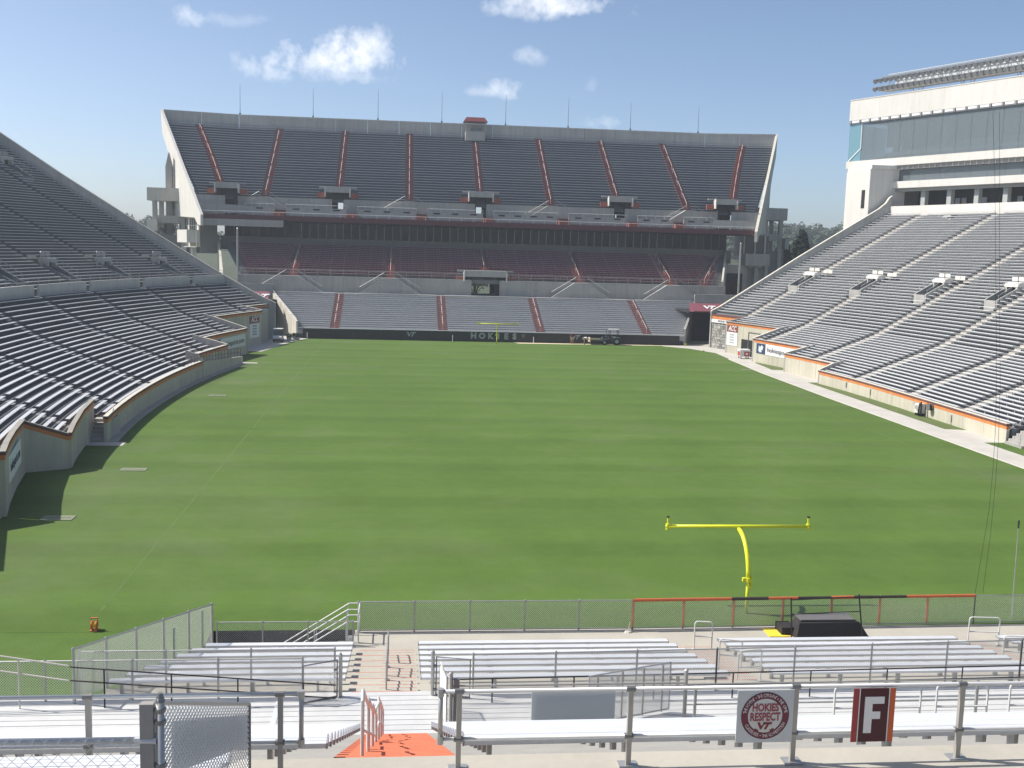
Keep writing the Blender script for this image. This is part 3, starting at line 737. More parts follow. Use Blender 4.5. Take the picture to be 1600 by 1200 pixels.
def stair_run(name, f, n, tread, rise, y0, z0, w, m, parent, i0=0, rail=None):
    """painted aisle: f(i) -> x of centre at row i"""
    b = MB()
    for i in range(i0, n):
        x = f(i); y = y0(i); z = z0 + rise * i
        b.box(x - w / 2, x + w / 2, y + .01, y + tread + .01, z - rise * .7, z + .02); b.box(x - w / 2, x + w / 2, y + tread * .55, y + tread + .015, z, z + rise * .5)
    o = ob(name, b, m, parent)
    if rail:
        r_ = MB(); k = i0 + 1
        while k < n - 3:
            e = min(k + 4, n - 2)
            p, q = Vector((f(k), y0(k) + .3, z0 + rise * k)), Vector((f(e), y0(e) + .3, z0 + rise * e))
            r_.tube([p, p + Vector((0, 0, .85)), q + Vector((0, 0, .85)), q], .045, 5); k = e + 1
        ob('centre_rail', r_, rail, parent)
    return o
RAILW = mat('pale_pink_rail', (.55, .45, .42), .6, .1, 2)
for x in AX:
    short = x in (-24.7, -.5, 23.65)
    stair_run('aisle_stair', lambda i, x=x: x, NU - (3 if x == -.5 else 0), TU, RU, lambda i: Y0U + TU * i, Z0U, 1.3, RED, deck, 3 if short else 0, RAILW)
for s in (-1, 1):
    def fx(i, s=s):
        bp, ep = up_row(i, s); t = (Y0U + TU * i - 143) / 22; fa = .43 + .13 * t; return bp[0] + (ep[0] - bp[0]) * fa
    def fy(i, s=s):
        bp, ep = up_row(i, s); t = (Y0U + TU * i - 143) / 22; fa = .43 + .13 * t; return bp[1] + (ep[1] - bp[1]) * fa
    stair_run('aisle_stair', fx, NU, TU, RU, fy, Z0U, 1.3, RED, deck, 3, RAILW)
# back parapet, panels between joints
ZT = Z0U + RU * NU
bl = up_line(NU)
def lerp(a, c, t): return (a[0] + (c[0] - a[0]) * t, a[1] + (c[1] - a[1]) * t)
back = [lerp(bl[0], bl[1], t) for t in (0, .5)] + [lerp(bl[1], bl[2], i / 15) for i in range(16)] + [lerp(bl[2], bl[3], t) for t in (.5, 1)]
for p, q in zip(back, back[1:]):
    b = MB(); p2, q2 = lerp(p, q, .004), lerp(p, q, .996)
    dz = .0; b.wallpath([p2, q2], .35, ZT - 1.2, 36.85); ob('parapet_panel', b, CONC, deck)
b = MB(); b.wallpath(back, .45, 36.85, 36.97); ob('parapet_coping', b, CONC_L, deck)
# lightning rods along the parapet
for x, t_ in ((-44.2, 42.4), (-30.8, 42.4), (-18.75, 42.6), (-6.75, 42.7), (5.4, 42.8), (17.45, 42.7), (29.6, 42.3), (43.0, 42.1)):
    b = MB().tube([(x, 165.6, 36.9), (x, 165.6, 38.2), (x, 165.6, t_)], [.07, .05, .022], 5); b.box(x - .15, x + .15, 165.4, 165.7, 36.9, 37.3)
    ob('lightning_rod', b, DULLMET, deck)
# camera booth at the top of the middle aisle
b = MB(); b.box(-2.35, 1.35, 162.6, 165.4, 33.6, 35.35); ob('camera_booth', b, CONC, deck); booth = bpy.data.objects[[o.name for o in bpy.data.objects if o.name.startswith('camera_booth')][-1]]
b = MB()
for x in (-2.3, 1.3):
    for y in (162.7, 165.3): b.box(x - .07, x + .07, y - .07, y + .07, 35.35, 37.1)
ob('booth_post', b, GALV, booth)
b = MB(); b.add([(-2.75, 162.2, 37.1), (1.75, 162.2, 37.1), (1.75, 165.9, 37.1), (-2.75, 165.9, 37.1), (-2.2, 163, 37.95), (1.2, 163, 37.95), (1.2, 165.4, 37.95), (-2.2, 165.4, 37.95)], [(0, 3, 2, 1), (4, 5, 6, 7), (0, 1, 5, 4), (1, 2, 6, 5), (2, 3, 7, 6), (3, 0, 4, 7)])
ob('booth_roof', b, mat('booth_roof_maroon', (.15, .03, .03), .6, .1, 2), booth)
b = MB(); b.box(-1.4, -.9, 163.4, 163.9, 35.35, 36.0); b.box(.1, .7, 163.3, 163.9, 35.35, 36.1); ob('booth_equipment', b, DULLMET, booth)
# raking side walls of the deck
def side_wall(s):
    A, B = Vector((57.4, 162.3)), Vector((45.7, 136.4))
    pts = [(0, 36.95), (1, 17.75), (1.0, 16.0), (.93, 16.2), (.86, 17.3), (.62, 17.5), (.335, 17.7), (.30, 26.4), (.22, 28.6), (.04, 32.6)]
    def P(t, z, o): p = A + (B - A) * t; n_ = Vector((B.y - A.y, A.x - B.x)).normalized() * o; return (s * (p.x + n_.x * -1), p.y + n_.y * -1, z)
    b = MB(); n = len(pts); vs = [P(t, z, 0) for t, z in pts] + [P(t, z, .45) for t, z in pts]
    b.add(vs, [tuple(range(n)), tuple(range(2 * n - 1, n - 1, -1))] + [(i, n + i, n + (i + 1) % n, (i + 1) % n) for i in range(n)])
    ob('side_wall', b, CONC_W if s < 0 else CONC_L, south)  # sunlit left wall gets the paler concrete, so light is in the colour
for s in (-1, 1): side_wall(s)
# walls and walks in front of the upper seats
WY = 142.5
def wall_openings(y, x0, x1, z0, z1, opens, m, name, parent, th=.3, panel=None):
    for a, c in intervals(x0, x1, opens):
        if panel:
            n = max(1, round((c - a) / panel))
            for k in range(n): boxo(name, a + (c - a) * k / n + .008, a + (c - a) * (k + 1) / n - .008, y, y + th, z0, z1, m, parent)
        else: boxo(name, a, c, y, y + th, z0, z1, m, parent)
wall_openings(WY, -40.4, 40.4, 17.9, 21.1, [(x - .95, x + .95) for x in VX], CONC, 'cross_wall_panel', south, .3, 4.0)
for s in (-1, 1):
    b = MB(); p, q = (s * 40.4, WY), (s * 47.6, WY - 1.9)
    for f0, f1 in ((0, .1), (.38, 1)): b.beam((*lerp(p, q, f0), 19.5), (*lerp(p, q, f1), 19.5), .3, 3.2)
    ob('cross_wall_panel', b, CONC, south)
    b = MB(); b.beam((*lerp(p, q, 0), 18.9), (*lerp(p, q, 1), 18.9), .2, .2); b.beam((s * 39.8, 140.7, 18.9), (s * 46.6, 138.8, 18.9), .25, 1.4); ob('front_parapet', b, CONC, south)
# stair pyramids against that wall below the even aisles
for x in (-36.8, -12.75, 11.65, 35.75):
    b = MB(); b.prism([(x - 4.3, 19.0), (x + 4.3, 19.0), (x + .8, 21.15), (x - .8, 21.15)], 'y', 141.3, WY - .004); ob('cross_stair', b, CONC, south)
    r_ = MB()
    for s in (-1, 1): r_.tube([(x + s * .7, 141.35, 22.0), (x + s * 4.2, 141.35, 19.9)], .03, 5)
    ob('stair_rail', r_, GALV, south)
b = MB().box(-46.4, 46.4, 138.4, 142.6, 17.35, 17.95); ob('deck_walk', b, CONC_D, south)
fp = intervals(-39.8, 39.8, [(x - .9, x + .9) for x in (-34, -22.2, -10.6, .6, 13.4, 25.4, 33.5)])
for a, c in fp:
    boxo('front_parapet', a, c, 140.6, 140.85, 17.95, 19.45, CONC, south)
    n = max(1, int((c - a) / 2.6))
    for k in range(n): boxo('vent_slot', a + (c - a) * (k + .5) / n - .55, a + (c - a) * (k + .5) / n + .55, 140.57, 140.7, 19.08, 19.3, DARK, south)
b = MB()
for a, c in fp: b.tube([(a, 140.7, 19.95), (c, 140.7, 19.95)], .03, 5); [b.tube([(a + (c - a) * t, 140.7, 19.4), (a + (c - a) * t, 140.7, 19.95)], .025, 5) for t in (0, .25, .5, .75, 1)]
ob('parapet_rail', b, GALV_W, south)
for x in (-34, -22.2, -10.6, .6, 13.4, 25.4, 33.5):
    b = MB(); b.box(x - .85, x + .85, 138.9, 141.2, 17.9, 18.35); b.box(x - .85, x + .85, 139.6, 141.2, 18.35, 18.75); ob('front_step', b, RED, south)
for k in range(2):
    for a, c in fp: boxo('front_bench', a + .3, c - .3, 138.75 + .8 * k, 139.02 + .8 * k, 18.0 + .3 * k, 18.06 + .3 * k, MAROON if k == 0 else ALU_D, south)
b = MB(); b.tube([(-46.2, 138.45, 18.5), (46.2, 138.45, 18.5)], .03, 5); [b.tube([(x, 138.45, 17.9), (x, 138.45, 18.5)], .02, 4) for x in range(-46, 47, 2)]; ob('front_rail', b, GALV_W, south)
boxo('front_fascia', -46.4, 46.4, 138.2, 138.38, 17.2, 17.95, MAROONP, south)
# passage mouths through the cross wall
def far_portal(x, y, zb, zt, w, parent, half_head=2.05, tunnel=6.5, light=None, rz=0):
    root = thing('tmp', '', '') if False else None
    b = MB(); b.box(x - half_head, x + half_head, y - .9, y + .5, zt, zt + .95); b.box(x - half_head - 1.1, x + half_head + 1.1, y + .2, y + .55, zt + .75, zt + 1.0)
    v = ob('portal_canopy', b, CONC, parent)
    for s in (-1, 1):
        boxo('portal_fin', x + s * half_head - .09, x + s * half_head + .09, y - 1.1, y + .4, zt - .75, zt + .7, CONC_W, v)
        boxo('portal_step', x + s * (half_head + .75) - .62, x + s * (half_head + .75) + .62, y - .1, y + .35, zt - .9, zt - .05, RED, v)
    b = MB(); b.box(x - w / 2 - .2, x - w / 2, y + .3, y + tunnel, zb, zt + .3); b.box(x + w / 2, x + w / 2 + .2, y + .3, y + tunnel, zb, zt + .3); b.box(x - w / 2, x + w / 2, y + .3, y + tunnel, zt, zt + .3)
    b.box(x - half_head, x - w / 2 - .2, y + .05, y + .28, zt - 1.1, zt); b.box(x + w / 2 + .2, x + half_head, y + .05, y + .28, zt - 1.1, zt)
    b.box(x - w / 2, x + w / 2, y + .3, y + tunnel, zb - .25, zb)
    if light: b.box(x - w / 2, x + light[0], y + tunnel, y + tunnel + .2, zb, zt); b.box(x + light[1], x + w / 2, y + tunnel, y + tunnel + .2, zb, zt); b.box(x + light[0], x + light[1], y + tunnel, y + tunnel + .2, light[2], zt)
    else: b.box(x - w / 2, x + w / 2, y + tunnel, y + tunnel + .2, zb, zt)
    ob('passage', b, DARK, v)
for x in VX: far_portal(x, WY, 18.0, 22.2, 1.8, south, light=(-.35, .62, 21.0) if x < 20 else (.55, .8, 20.2))
for x in (-42.7, 41.9): far_portal(x, WY - .9, 18.0, 22.3, 1.8, south, 1.9, 5.5, light=None if x < 0 else (-.1, .5, 20.9))
# closed underside behind
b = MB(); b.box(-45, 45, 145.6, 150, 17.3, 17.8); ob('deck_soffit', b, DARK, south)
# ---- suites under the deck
boxo('suite_soffit', -46, 46, 138.4, 145.3, 17.05, 17.34, mat('shaded_soffit', (.018, .018, .02), .9, .2, 1), south)  # soffit colour darkened to carry the shade under the deck
boxo('suite_wall', -44.5, 44.5, 145.0, 145.3, 12.2, 14.5, mat('shaded_suite_concrete', (.24, .235, .22), .9, .1, .6, streak=.15), south)  # darker concrete here, with the overhang's shade in its colour
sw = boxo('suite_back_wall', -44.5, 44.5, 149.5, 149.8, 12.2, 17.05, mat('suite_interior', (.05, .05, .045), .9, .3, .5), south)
gl = intervals(-44.4, 44.4, [(-44.4, -44.3)])
n = 62
SG = [GLASS_D, glassmat('suite_glass_grey_reflection', (.055, .06, .058), .12, spec=.15), glassmat('suite_glass_blue_reflection', (.03, .045, .05), .05, spec=.2), GLASS_D]  # pane tones differ to imitate patchy reflections
for k in range(n):
    x0 = -43.6 + 87.2 * k / n; x1 = -43.6 + 87.2 * (k + 1) / n
    boxo('window_pane', x0 + .04, x1 - .04, 145.1, 145.13, 14.5, 17.05, SG[(k * 7 + k // 5) % 4], south)
    if k % 1 == 0: boxo('window_mullion', x0 - .04, x0 + .04, 145.02, 145.18, 14.5, 17.05, GALV_W if 8 < k < 54 else DULLMET, south)
b = MB(); b.box(-46.2, -33.2, 138.0, 138.3, 16.1, 17.2); ob('corner_fascia', b, CONC, south)
# ---- club tier
NC = 16; YC0, ZC0, TC, RC = 131.0, 8.55, .84, .3
b = MB()
for i in range(NC):
    y, z = YC0 + TC * i, ZC0 + RC * i; xl = 38.9 + 4.6 * i / NC
    b.box(-xl, xl, y, y + TC + .02, z - .6, z)
ct = ob('club_tier', b, CONC_D, south)
CA = [-31.0, -15.6, -.3, 15.1, 30.3]
seats = MB(); posts_ = MB(); SEATTRIM = mat('sunlit_seat_trim', (.36, .27, .29), .7, .1, 1)
for i in range(NC - 1):
    y, z = YC0 + TC * i + .35, ZC0 + RC * i; xl = 38.2 + 4.6 * i / NC
    cuts = [(x - .75, x + .75) for x in CA] + ([(-4.4, 3.6)] if i < 4 else []) + [(34.9 + .4 * i, 36.6 + .4 * i)]
    for a, c in intervals(-xl, xl - .3, cuts):
        x = a
        while x + .5 < c:
            seats.box(x + .03, x + .5, y, y + .42, z + .36, z + .44); seats.box(x + .03, x + .5, y + .42, y + .5, z + .36, z + .72); x += .53
    for a, c in intervals(-xl, xl - .3, cuts):
        boxo('lit_seat_edge', a, c, y + .36, y + .52, z + .72, z + .79, SEATTRIM, ct)  # added bars whose pale colour stands in for sunlit seat edges
        x = a + .8
        while x < c: posts_.box(x - .03, x + .03, y + .32, y + .36, z + .55, z + .74); x += 2.1
ob('club_seats', seats, MAROON, ct, kind='stuff'); ob('seat_standards', posts_, SEATTRIM, ct, kind='stuff')
for i in range(NC - 1):
    y, z = YC0 + TC * i, ZC0 + RC * i; xl = 38.2 + 4.6 * i / NC
    pass
for x in CA:
    stair_run('aisle_stair', lambda i, x=x: x, NC, TC, RC, lambda i: YC0 + TC * i, ZC0, 1.35, mat('club_aisle_paint', (.36, .105, .06), .85, .15, 1), ct, 4 if x == -.3 else 0, RAILW)
stair_run('aisle_stair', lambda i: 35.8 + .4 * i, NC, TC, RC, lambda i: YC0 + TC * i, ZC0, 1.5, RED, ct, 0, RAILW)
b = MB(); b.hexa([(38.6, 130.6, 6), (38.9, 130.6, 6), (43.6, 144.8, 6), (43.3, 144.8, 6), (38.6, 130.6, 9.3), (38.9, 130.6, 9.3), (43.6, 144.8, 14.4), (43.3, 144.8, 14.4)])
b.hexa([(-41.6, 129.0, 4), (-41.3, 129.0, 4), (-44.6, 144.8, 4), (-44.9, 144.8, 4), (-41.6, 129.0, 7.6), (-41.3, 129.0, 7.6), (-44.6, 144.8, 14.6), (-44.9, 144.8, 14.6)])
ob('club_end_wall', b, CONC_L, south)
wall_openings(130.4, -39.3, 39.3, 5.6, 8.55, [(-2.6, 1.9)], CONC, 'concourse_wall_panel', south, .4, 4.0)
b = MB(); b.tube([(-39.3, 130.5, 9.5), (39.3, 130.5, 9.5)], .03, 5); b.tube([(-39.3, 130.5, 9.05), (39.3, 130.5, 9.05)], .025, 5)
for k in range(40): b.tube([(-39 + 2 * k, 130.5, 8.5), (-39 + 2 * k, 130.5, 9.5)], .022, 4)
ob('concourse_rail', b, GALV, south)
for x in CA:
    if x == -.3: continue
    b = MB(); b.prism([(x - 5, 6.0), (x + 5, 6.0), (x + 1.1, 8.5), (x - 1.1, 8.5)], 'y', 129.5, 130.396); ob('cross_stair', b, CONC, south)
    r_ = MB(); r_.tube([(x - .9, 129.5, 9.4), (x - 4.8, 129.5, 7.0)], .035, 5); r_.tube([(x + .9, 129.5, 9.4), (x + 4.8, 129.5, 7.0)], .03, 5); ob('stair_rail', r_, GALV_W if x < 20 else GALV, south)
far_portal(-.4, 130.9, 6.0, 9.1, 4.3, south, 3.4, 9.0, light=(-1.6, 1.5, 8.6))
boxo('concourse_floor', -41, 41, 128.6, 130.9, 5.4, 6.0, CONC, south)
# ---- bottom bleacher behind the black wall
NB = 18; YB, ZB, TB, RB = 115.35, 1.25, .745, .262
b = MB()
for i in range(NB):
    y, z = YB + TB * i, ZB + RB * i; xl = 28.75 + 4.9 * i / NB
    b.box(-xl, xl, y, y + TB + .02, z - .6, z)
bb = ob('end_zone_bleacher', b, ALU_D, south)
BX = [-23.4, -7.6, 6.95, 23.1]
for i in range(NB):
    y, z = YB + TB * i + .36, ZB + RB * i; xl = 28.4 + 4.9 * i / NB
    for a, c in intervals(-xl, xl, [(x - .7, x + .7) for x in BX]): bench_box(y, z, a, c, .26, .42, ALU, bb)
BRICKRED = mat('brick_red_aisle', (.27, .10, .075), .85, .15, 1)
for x in BX: stair_run('aisle_stair', lambda i, x=x: x, NB, TB, RB, lambda i: YB + TB * i, ZB, 1.35, BRICKRED, bb, 0, RAILW)
for s in (-1, 1):
    n = 5
    for k in range(n):
        t0, t1 = k / n + .004, (k + 1) / n - .004
        P = lambda t: (s * (28.8 + 5.3 * t), 115.2 + 14.2 * t)
        Zt = lambda t: 2.45 + 3.6 * t
        b = MB(); b.wallpath([P(t0), P(t1)], .3 if s > 0 else -.3, -.2, [Zt(t0), Zt(t1)]); ob('side_wall_panel', b, CONC_L if s < 0 else CONC, south)  # pale on the sunny left, grey on the right: light and shade by colour
    r_ = MB(); r_.tube([(s * 28.75, 115.2, 2.75), (s * 34.0, 129.4, 6.4)], .04, 5); ob('side_rail', r_, GALV, south)
# ---- black padded wall with white lettering
bw = thing('padded_wall', 'low black wall with grey block lettering across the far end line', 'wall', (0, 115, 0))
n = 15
for k in range(n): boxo('wall_pad', -27.85 + 55.7 * k / n + .008, -27.85 + 55.7 * (k + 1) / n - .008, 114.95, 115.25, 0, 1.45, BLACK, bw)
boxo('wall_top', -28.6, 28.6, 114.9, 115.34, 1.45, 1.53, ALU, bw)
def lettering(body, o, right, up_, size, m, parent, bold=0.0, shear=0.0, name='lettering', sx=1.0):
    return ob(name, text_mesh(body, size, m, bold=bold, shear=shear), None, parent, frame(o, right, up_) @ Matrix.Diagonal((sx, 1, 1, 1)))
for ch, x in zip('HOKIES', (-3.1, -1.85, -.6, .58, 1.72, 2.95)): lettering(ch, (x, 114.94, .82), (1, 0, 0), (0, 0, 1), 1.16, LGREY, bw, .07)
ob('emblem', flat_poly(vt_polys(.66), LGREY), None, bw, frame((-12.25, 114.94, .9), (1, 0, 0), (0, 0, 1)))
ob('emblem', flat_poly(vt_polys(.66), LGREY), None, bw, frame((12.1, 114.94, .95), (1, 0, 0), (0, 0, 1)))
ob('emblem', flat_poly([[(-.28, .3), (.28, .3), (.28, -.02), (0, -.36), (-.28, -.02)]], mat('faded_emblem', (.11, .11, .115), .7, .1, 4)), None, bw, frame((4.25, 114.94, .95), (1, 0, 0), (0, 0, 1)))
for x, lb in ((-6.2, 'thin white marker post against the black wall left of the lettering'), (5.75, 'thin white marker post against the black wall right of the lettering'), (-27.2, 'thin pale marker post at the left end of the black wall')):
    b = MB().tube([(x, 114.6, 0), (x, 114.6, .9)], .045, 6); b.box(x - .08, x + .08, 114.55, 114.65, .0, .06); ob('marker_post', b, WHITE, label=lb, cat='post', group='marker posts')
# ---- tunnels at both corners
for s in (-1, 1):
    tn = thing('corner_tunnel', 'dark tunnel mouth with maroon awning beside the %s' % ('right stone pier' if s > 0 else 'left stand'), 'tunnel', (s * 32, 119, 0))
    xa = 29.8 if s > 0 else 33.2; ya = 117.2 if s > 0 else 121.5
    boxo('tunnel_back', s * 31.5, s * 36, 126, 126.3, -.2, 4.9, DARK, tn); boxo('tunnel_roof', s * xa, s * 36.5, ya, 126, 4.75, 5.0, DARK, tn)
    boxo('tunnel_side', s * 36, s * 36.3, 113.4, 126.2, -.2, 4.75, DARK, tn)
    b = MB(); b.prism([(ya - 1, 5.0), (ya - 1, 5.15), (ya + 1.2, 6.25), (ya + 1.2, 5.0)], 'x', s * (xa + .3), s * 36.2); aw = ob('awning', b, mat('maroon_awning', (.2, .06, .08), .7, .08, 1), tn)
    ob('emblem', flat_poly(vt_polys(.95), WHITE), None, tn, frame((s * (32.9 if s > 0 else 34.4), ya, 5.72), (1, 0, 0), (0, 2.2, 1.1)))
    boxo('rear_wall', s * 33.8, s * 41, 129.0, 129.4, 0, 7.2, CONC, tn)
# ---- light poles standing in front of the deck
for x, lb in ((-39.35, 'tall grey pole in front of the far deck on the left'), (41.35, 'tall grey pole in front of the far deck on the right')):
    pl = thing('pole', lb, 'pole', (x, 130, 5), 'poles before the far deck')
    ob('shaft', MB().tube([(x, 130, 4.8), (x, 130, 15.6)], [.17, .14], 8), GALV, pl, smooth=False); ob('base', MB().box(x - .3, x + .3, 129.7, 130.3, 4.7, 5.1), CONC, pl)
    ob('cap', MB().tube([(x, 130, 15.6), (x, 130, 15.75)], [.16, .05], 8), GALV, pl)
# ---- stair towers flanking the deck
def tower(s, lb):
    t = thing('stair_tower', lb, 'tower', (s * 56, 152, 0))
    X0, X1, Ya, Yb = 51.4, 57.6, 150, 156
    sx = lambda a: s * a
    boxo('roof_slab', sx(X0 - 1.2), sx(X1 - 1.4 if s > 0 else X1), Ya - .2, Yb, 20.2, 22.4, CONC_L if s < 0 else CONC, t)
    for x in (X0 + .2, X1 - 2.4 if s > 0 else X1 - 1.2):
        for y in (Ya + .3, Yb - .6): boxo('column', sx(x - .35), sx(x + .35), y - .35, y + .35, 0, 20.2, CONC, t)
    boxo('landing', sx(X0), sx(X1 - 2.2 if s > 0 else X1 - 1.0), Ya, Yb - .4, 16.4, 17.7, CONC, t); boxo('landing', sx(X0), sx(X1 - 1.6), Ya + .2, Yb, 10.5, 14.5, CONC_D, t)
    boxo('balcony', sx(X1 - 1.7), sx(X1 - .05 if s < 0 else X1 - 1.0), Ya - .8, Ya + 3, 15.0, 17.0, CONC_W if s < 0 else CONC, t)
    r_ = MB()
    for z in (17.9, 18.3, 18.7): r_.tube([(sx(X0), Ya, z), (sx(X1 - 1.2), Ya, z)], .03, 4)
    for k in range(6): r_.tube([(sx(X0 + k * .9), Ya, 17.6), (sx(X0 + k * .9), Ya, 18.7)], .025, 4)
    ob('landing_rail', r_, GALV, t)
    b = MB(); b.beam((sx(X0 + .5), Ya + .8, 10.5), (sx(X1 - 2), Ya + 1.2, 15.5), 1.4, .35); ob('stair_flight', b, CONC_D, t)
    boxo('core_wall', sx(X0 - .5), sx(X0 + 3.8), Yb - .5, Yb - .2, 0, 13, CONC_D, t)
tower(-1, 'open concrete stair tower left of the far deck'); tower(1, 'open concrete stair tower right of the far deck')
b = MB(); b.box(-55.0, -53.9, 152.4, 153.4, 4, 26.2); b.prism([(-55.0, 26.2), (-53.9, 26.2), (-54.45, 28.6)], 'y', 152.4, 153.4); ob('deck_pillar', b, CONC, south)
# lobby under the left end of the deck: framed window grids and a balcony box
lob = thing('lobby_block', 'pale window lobby with a balcony box under the left end of the far deck', 'building', (-50, 147, 0))
A, B = Vector((-53.0, 154.2)), Vector((-47.3, 141.4)); dv = (B - A).normalized(); nv = Vector((-dv.y, dv.x)) if False else Vector((dv.y, -dv.x))
if nv.x > 0: nv = -nv
def LP(t, o, z): p = A + (B - A) * t + nv * o; return (p.x, p.y, z)
def slab(t0, t1, o0, o1, z0, z1): return MB().hexa([LP(t0, o0, z0), LP(t1, o0, z0), LP(t1, o1, z0), LP(t0, o1, z0), LP(t0, o0, z1), LP(t1, o0, z1), LP(t1, o1, z1), LP(t0, o1, z1)])
ob('wall', slab(0, 1, -3, -.15, 11.5, 18.6), CONC_D, lob)
ob('frame', slab(0, 1, -.15, .12, 17.3, 18.7), CONC_W, lob); ob('frame', slab(0, 1, -.15, .12, 12.5, 13.6), CONC_W, lob)
for t in (.0, .46, .93): ob('frame', slab(t, t + .07, -.15, .12, 13.6, 17.3), CONC_W, lob)
for t0, t1 in ((.07, .46), (.53, .93)):
    g = ob('window', slab(t0, t1, -.12, -.06, 13.6, 17.3), GLASS_D, lob)
    b = MB()
    for k in range(1, 4):
        p, q = LP(t0 + (t1 - t0) * k / 4, .0, 13.6), LP(t0 + (t1 - t0) * k / 4, .0, 17.3); b.beam(p, q, .07, .07)
    for z in (14.8, 16.1): b.beam(LP(t0, 0, z), LP(t1, 0, z), .07, .07)
    ob('window_bar', b, GALV_W, g)
ob('balcony', slab(.55, 1.05, .1, 2.2, 13.2, 15.3), CONC_W, lob)
for t in (.35, .85): ob('column', slab(t, t + .06, .2, .9, 3, 12.5), CONC_W, lob)
b = MB(); b.tube([(-46.2, 137.9, 16.9), (-47.2, 138.4, 16.0), (-47.2, 138.4, 12.5), (-49.4, 139.4, 12.5)], .09, 6); ob('drain_pipe', b, GALV_W, lob)
# right-hand end of the deck
rob = thing('lobby_block', 'shaded lobby block and columns under the right end of the far deck', 'building', (48, 145, 0))
boxo('wall', 46.2, 50.6, 143.6, 150, 0, 11.5, CONC, rob); boxo('wall', 46.6, 50.9, 144, 150, 13.6, 17.2, mat('lobby_glass_wall', (.12, .12, .12), .5, .2, 1), rob)
boxo('balcony', 46.0, 50.3, 141.2, 144.6, 11.9, 14.0, CONC, rob)
for x in (46.4, 48.4, 50.2): boxo('column', x - .3, x + .3, 142.4, 143.0, 0, 11.9, CONC, rob); boxo('mullion', x - .12, x + .12, 143.7, 143.95, 14, 17.2, CONC_L, rob)
boxo('doorway', 43.0, 45.8, 142, 142.2, 5.5, 10.5, DARK, rob); boxo('wall', 42.6, 46.2, 142.25, 142.5, 0, 12, CONC, rob)

# ================================================================== PRESS BOX (right)
pb = thing('press_box', 'white precast press box with wide glass levels above the right stand', 'building', (62, 106, 0))
PA = Vector((55.4, 123.0)); PD = Vector((.4, -1)).normalized(); PN = Vector((PD.y, -PD.x))          # along the front, and outwards (towards the field)
if PN.x > 0: PN = -PN
def PP(t, o, z): p = PA + PD * t + PN * o; return (p.x, p.y, z)
def pslab(t0, t1, o0, o1, z0, z1, o0t=None, o1t=None):
    o0t = o0 if o0t is None else o0t; o1t = o1 if o1t is None else o1t
    return MB().hexa([PP(t0, o0, z0), PP(t1, o0, z0), PP(t1, o1, z0), PP(t0, o1, z0), PP(t0, o0t, z1), PP(t1, o0t, z1), PP(t1, o1t, z1), PP(t0, o1t, z1)])
LEN = 78.0
for k in range(13):
    t0, t1 = LEN * k / 13 + .006, LEN * (k + 1) / 13 - .006
    ob('roof_fascia_panel', pslab(t0, t1, 0, -.5, 34.95, 38.0), CONC_W, pb)
ob('roof', pslab(0, LEN, -.5, -14, 37.2, 37.6), CONC, pb); ob('roof_end', pslab(-.01, .5, -.5, -14, 34.9, 38.0), CONC_W, pb)
ob('roof_edge', pslab(-.05, LEN, .06, -.5, 38.0, 38.12), CONC_W, pb)
ob('window_head', pslab(0, LEN, .0, -.4, 34.4, 34.55), DULLMET, pb)
k = 0; t = .3
while t < 60:
    ob('head_bracket', pslab(t, t + .14, .12, -.3, 34.5, 34.98), GALV, pb); ob('light_box', pslab(t + .3, t + 1.75, .02, -.3, 34.58, 34.9), WHITE, pb); t += 1.95
# big upper glass, raked in towards the foot as a bay
n = 30
for k in range(n):
    t0, t1 = 2.6 + (LEN - 2.6) * k / n, 2.6 + (LEN - 2.6) * (k + 1) / n
    ob('window_pane', pslab(t0 + .02, t1 - .02, -.25, -.28, 28.7, 34.4), GLASS, pb)
ob('end_pane', pslab(.05, 2.6, -.2, -.23, 28.7, 34.4), glassmat('pale_end_glass', (.35, .62, .72), .06, .35), pb)
ob('end_pane', pslab(.05, .08, -.2, -8, 28.7, 34.4), glassmat('pale_end_glass_side', (.35, .62, .72), .06, .35), pb)
b = MB(); b.beam(PP(2.6, -.2, 30.6), PP(2.6, -.2, 34.4), .14, .14); b.beam(PP(2.6, -.2, 30.6), PP(.2, -.15, 28.75), .14, .14); ob('end_frame', b, WHITE, pb)
ob('interior_wall', pslab(2.6, LEN, -9, -9.3, 28.7, 36), mat('pressbox_interior', (.34, .36, .35), .9, .25, .25), pb)
for k in range(5): ob('interior_tier', pslab(4.5, LEN, -2 - 1.3 * k, -3.2 - 1.3 * k, 28.7, 29.3 + .42 * k), mat('interior_tier', (.2, .225, .235), .8, .2, .5), pb)
for k in range(5): ob('interior_desk', pslab(6 + 2 * k, LEN, -1.9 - 1.3 * k, -2.0 - 1.3 * k, 29.35 + .42 * k, 29.75 + .42 * k), mat('interior_desk_front', (.62, .68, .7), .8, .25, .6), pb)
for t in range(6, 78, 9): ob('interior_column', pslab(t, t + .8, -3.4, -4.2, 28.7, 34.9), mat('interior_column_paint', (.75, .8, .76), .8, .1, 1), pb)
ob('interior_ceiling', pslab(2.6, LEN, -.5, -9, 34.9, 35.0), mat('pressbox_ceiling', (.3, .31, .3), .9, .1, .4), pb)
for k in range(14): ob('curtain', pslab(3.2 + .5 * k, 3.62 + .5 * k, -5.0, -5.1, 31.0, 34.9), mat('curtain_cloth', (.34, .38, .36), .9, .1, 2), pb) if k < 10 else None
for k in range(13): ob('slab_panel', pslab(LEN * k / 13 + .006, LEN * (k + 1) / 13 - .006, .1, -.6, 27.6, 28.7), CONC_W, pb)
ob('floor_slab', pslab(0, LEN, -.6, -14, 27.9, 28.5), CONC, pb)
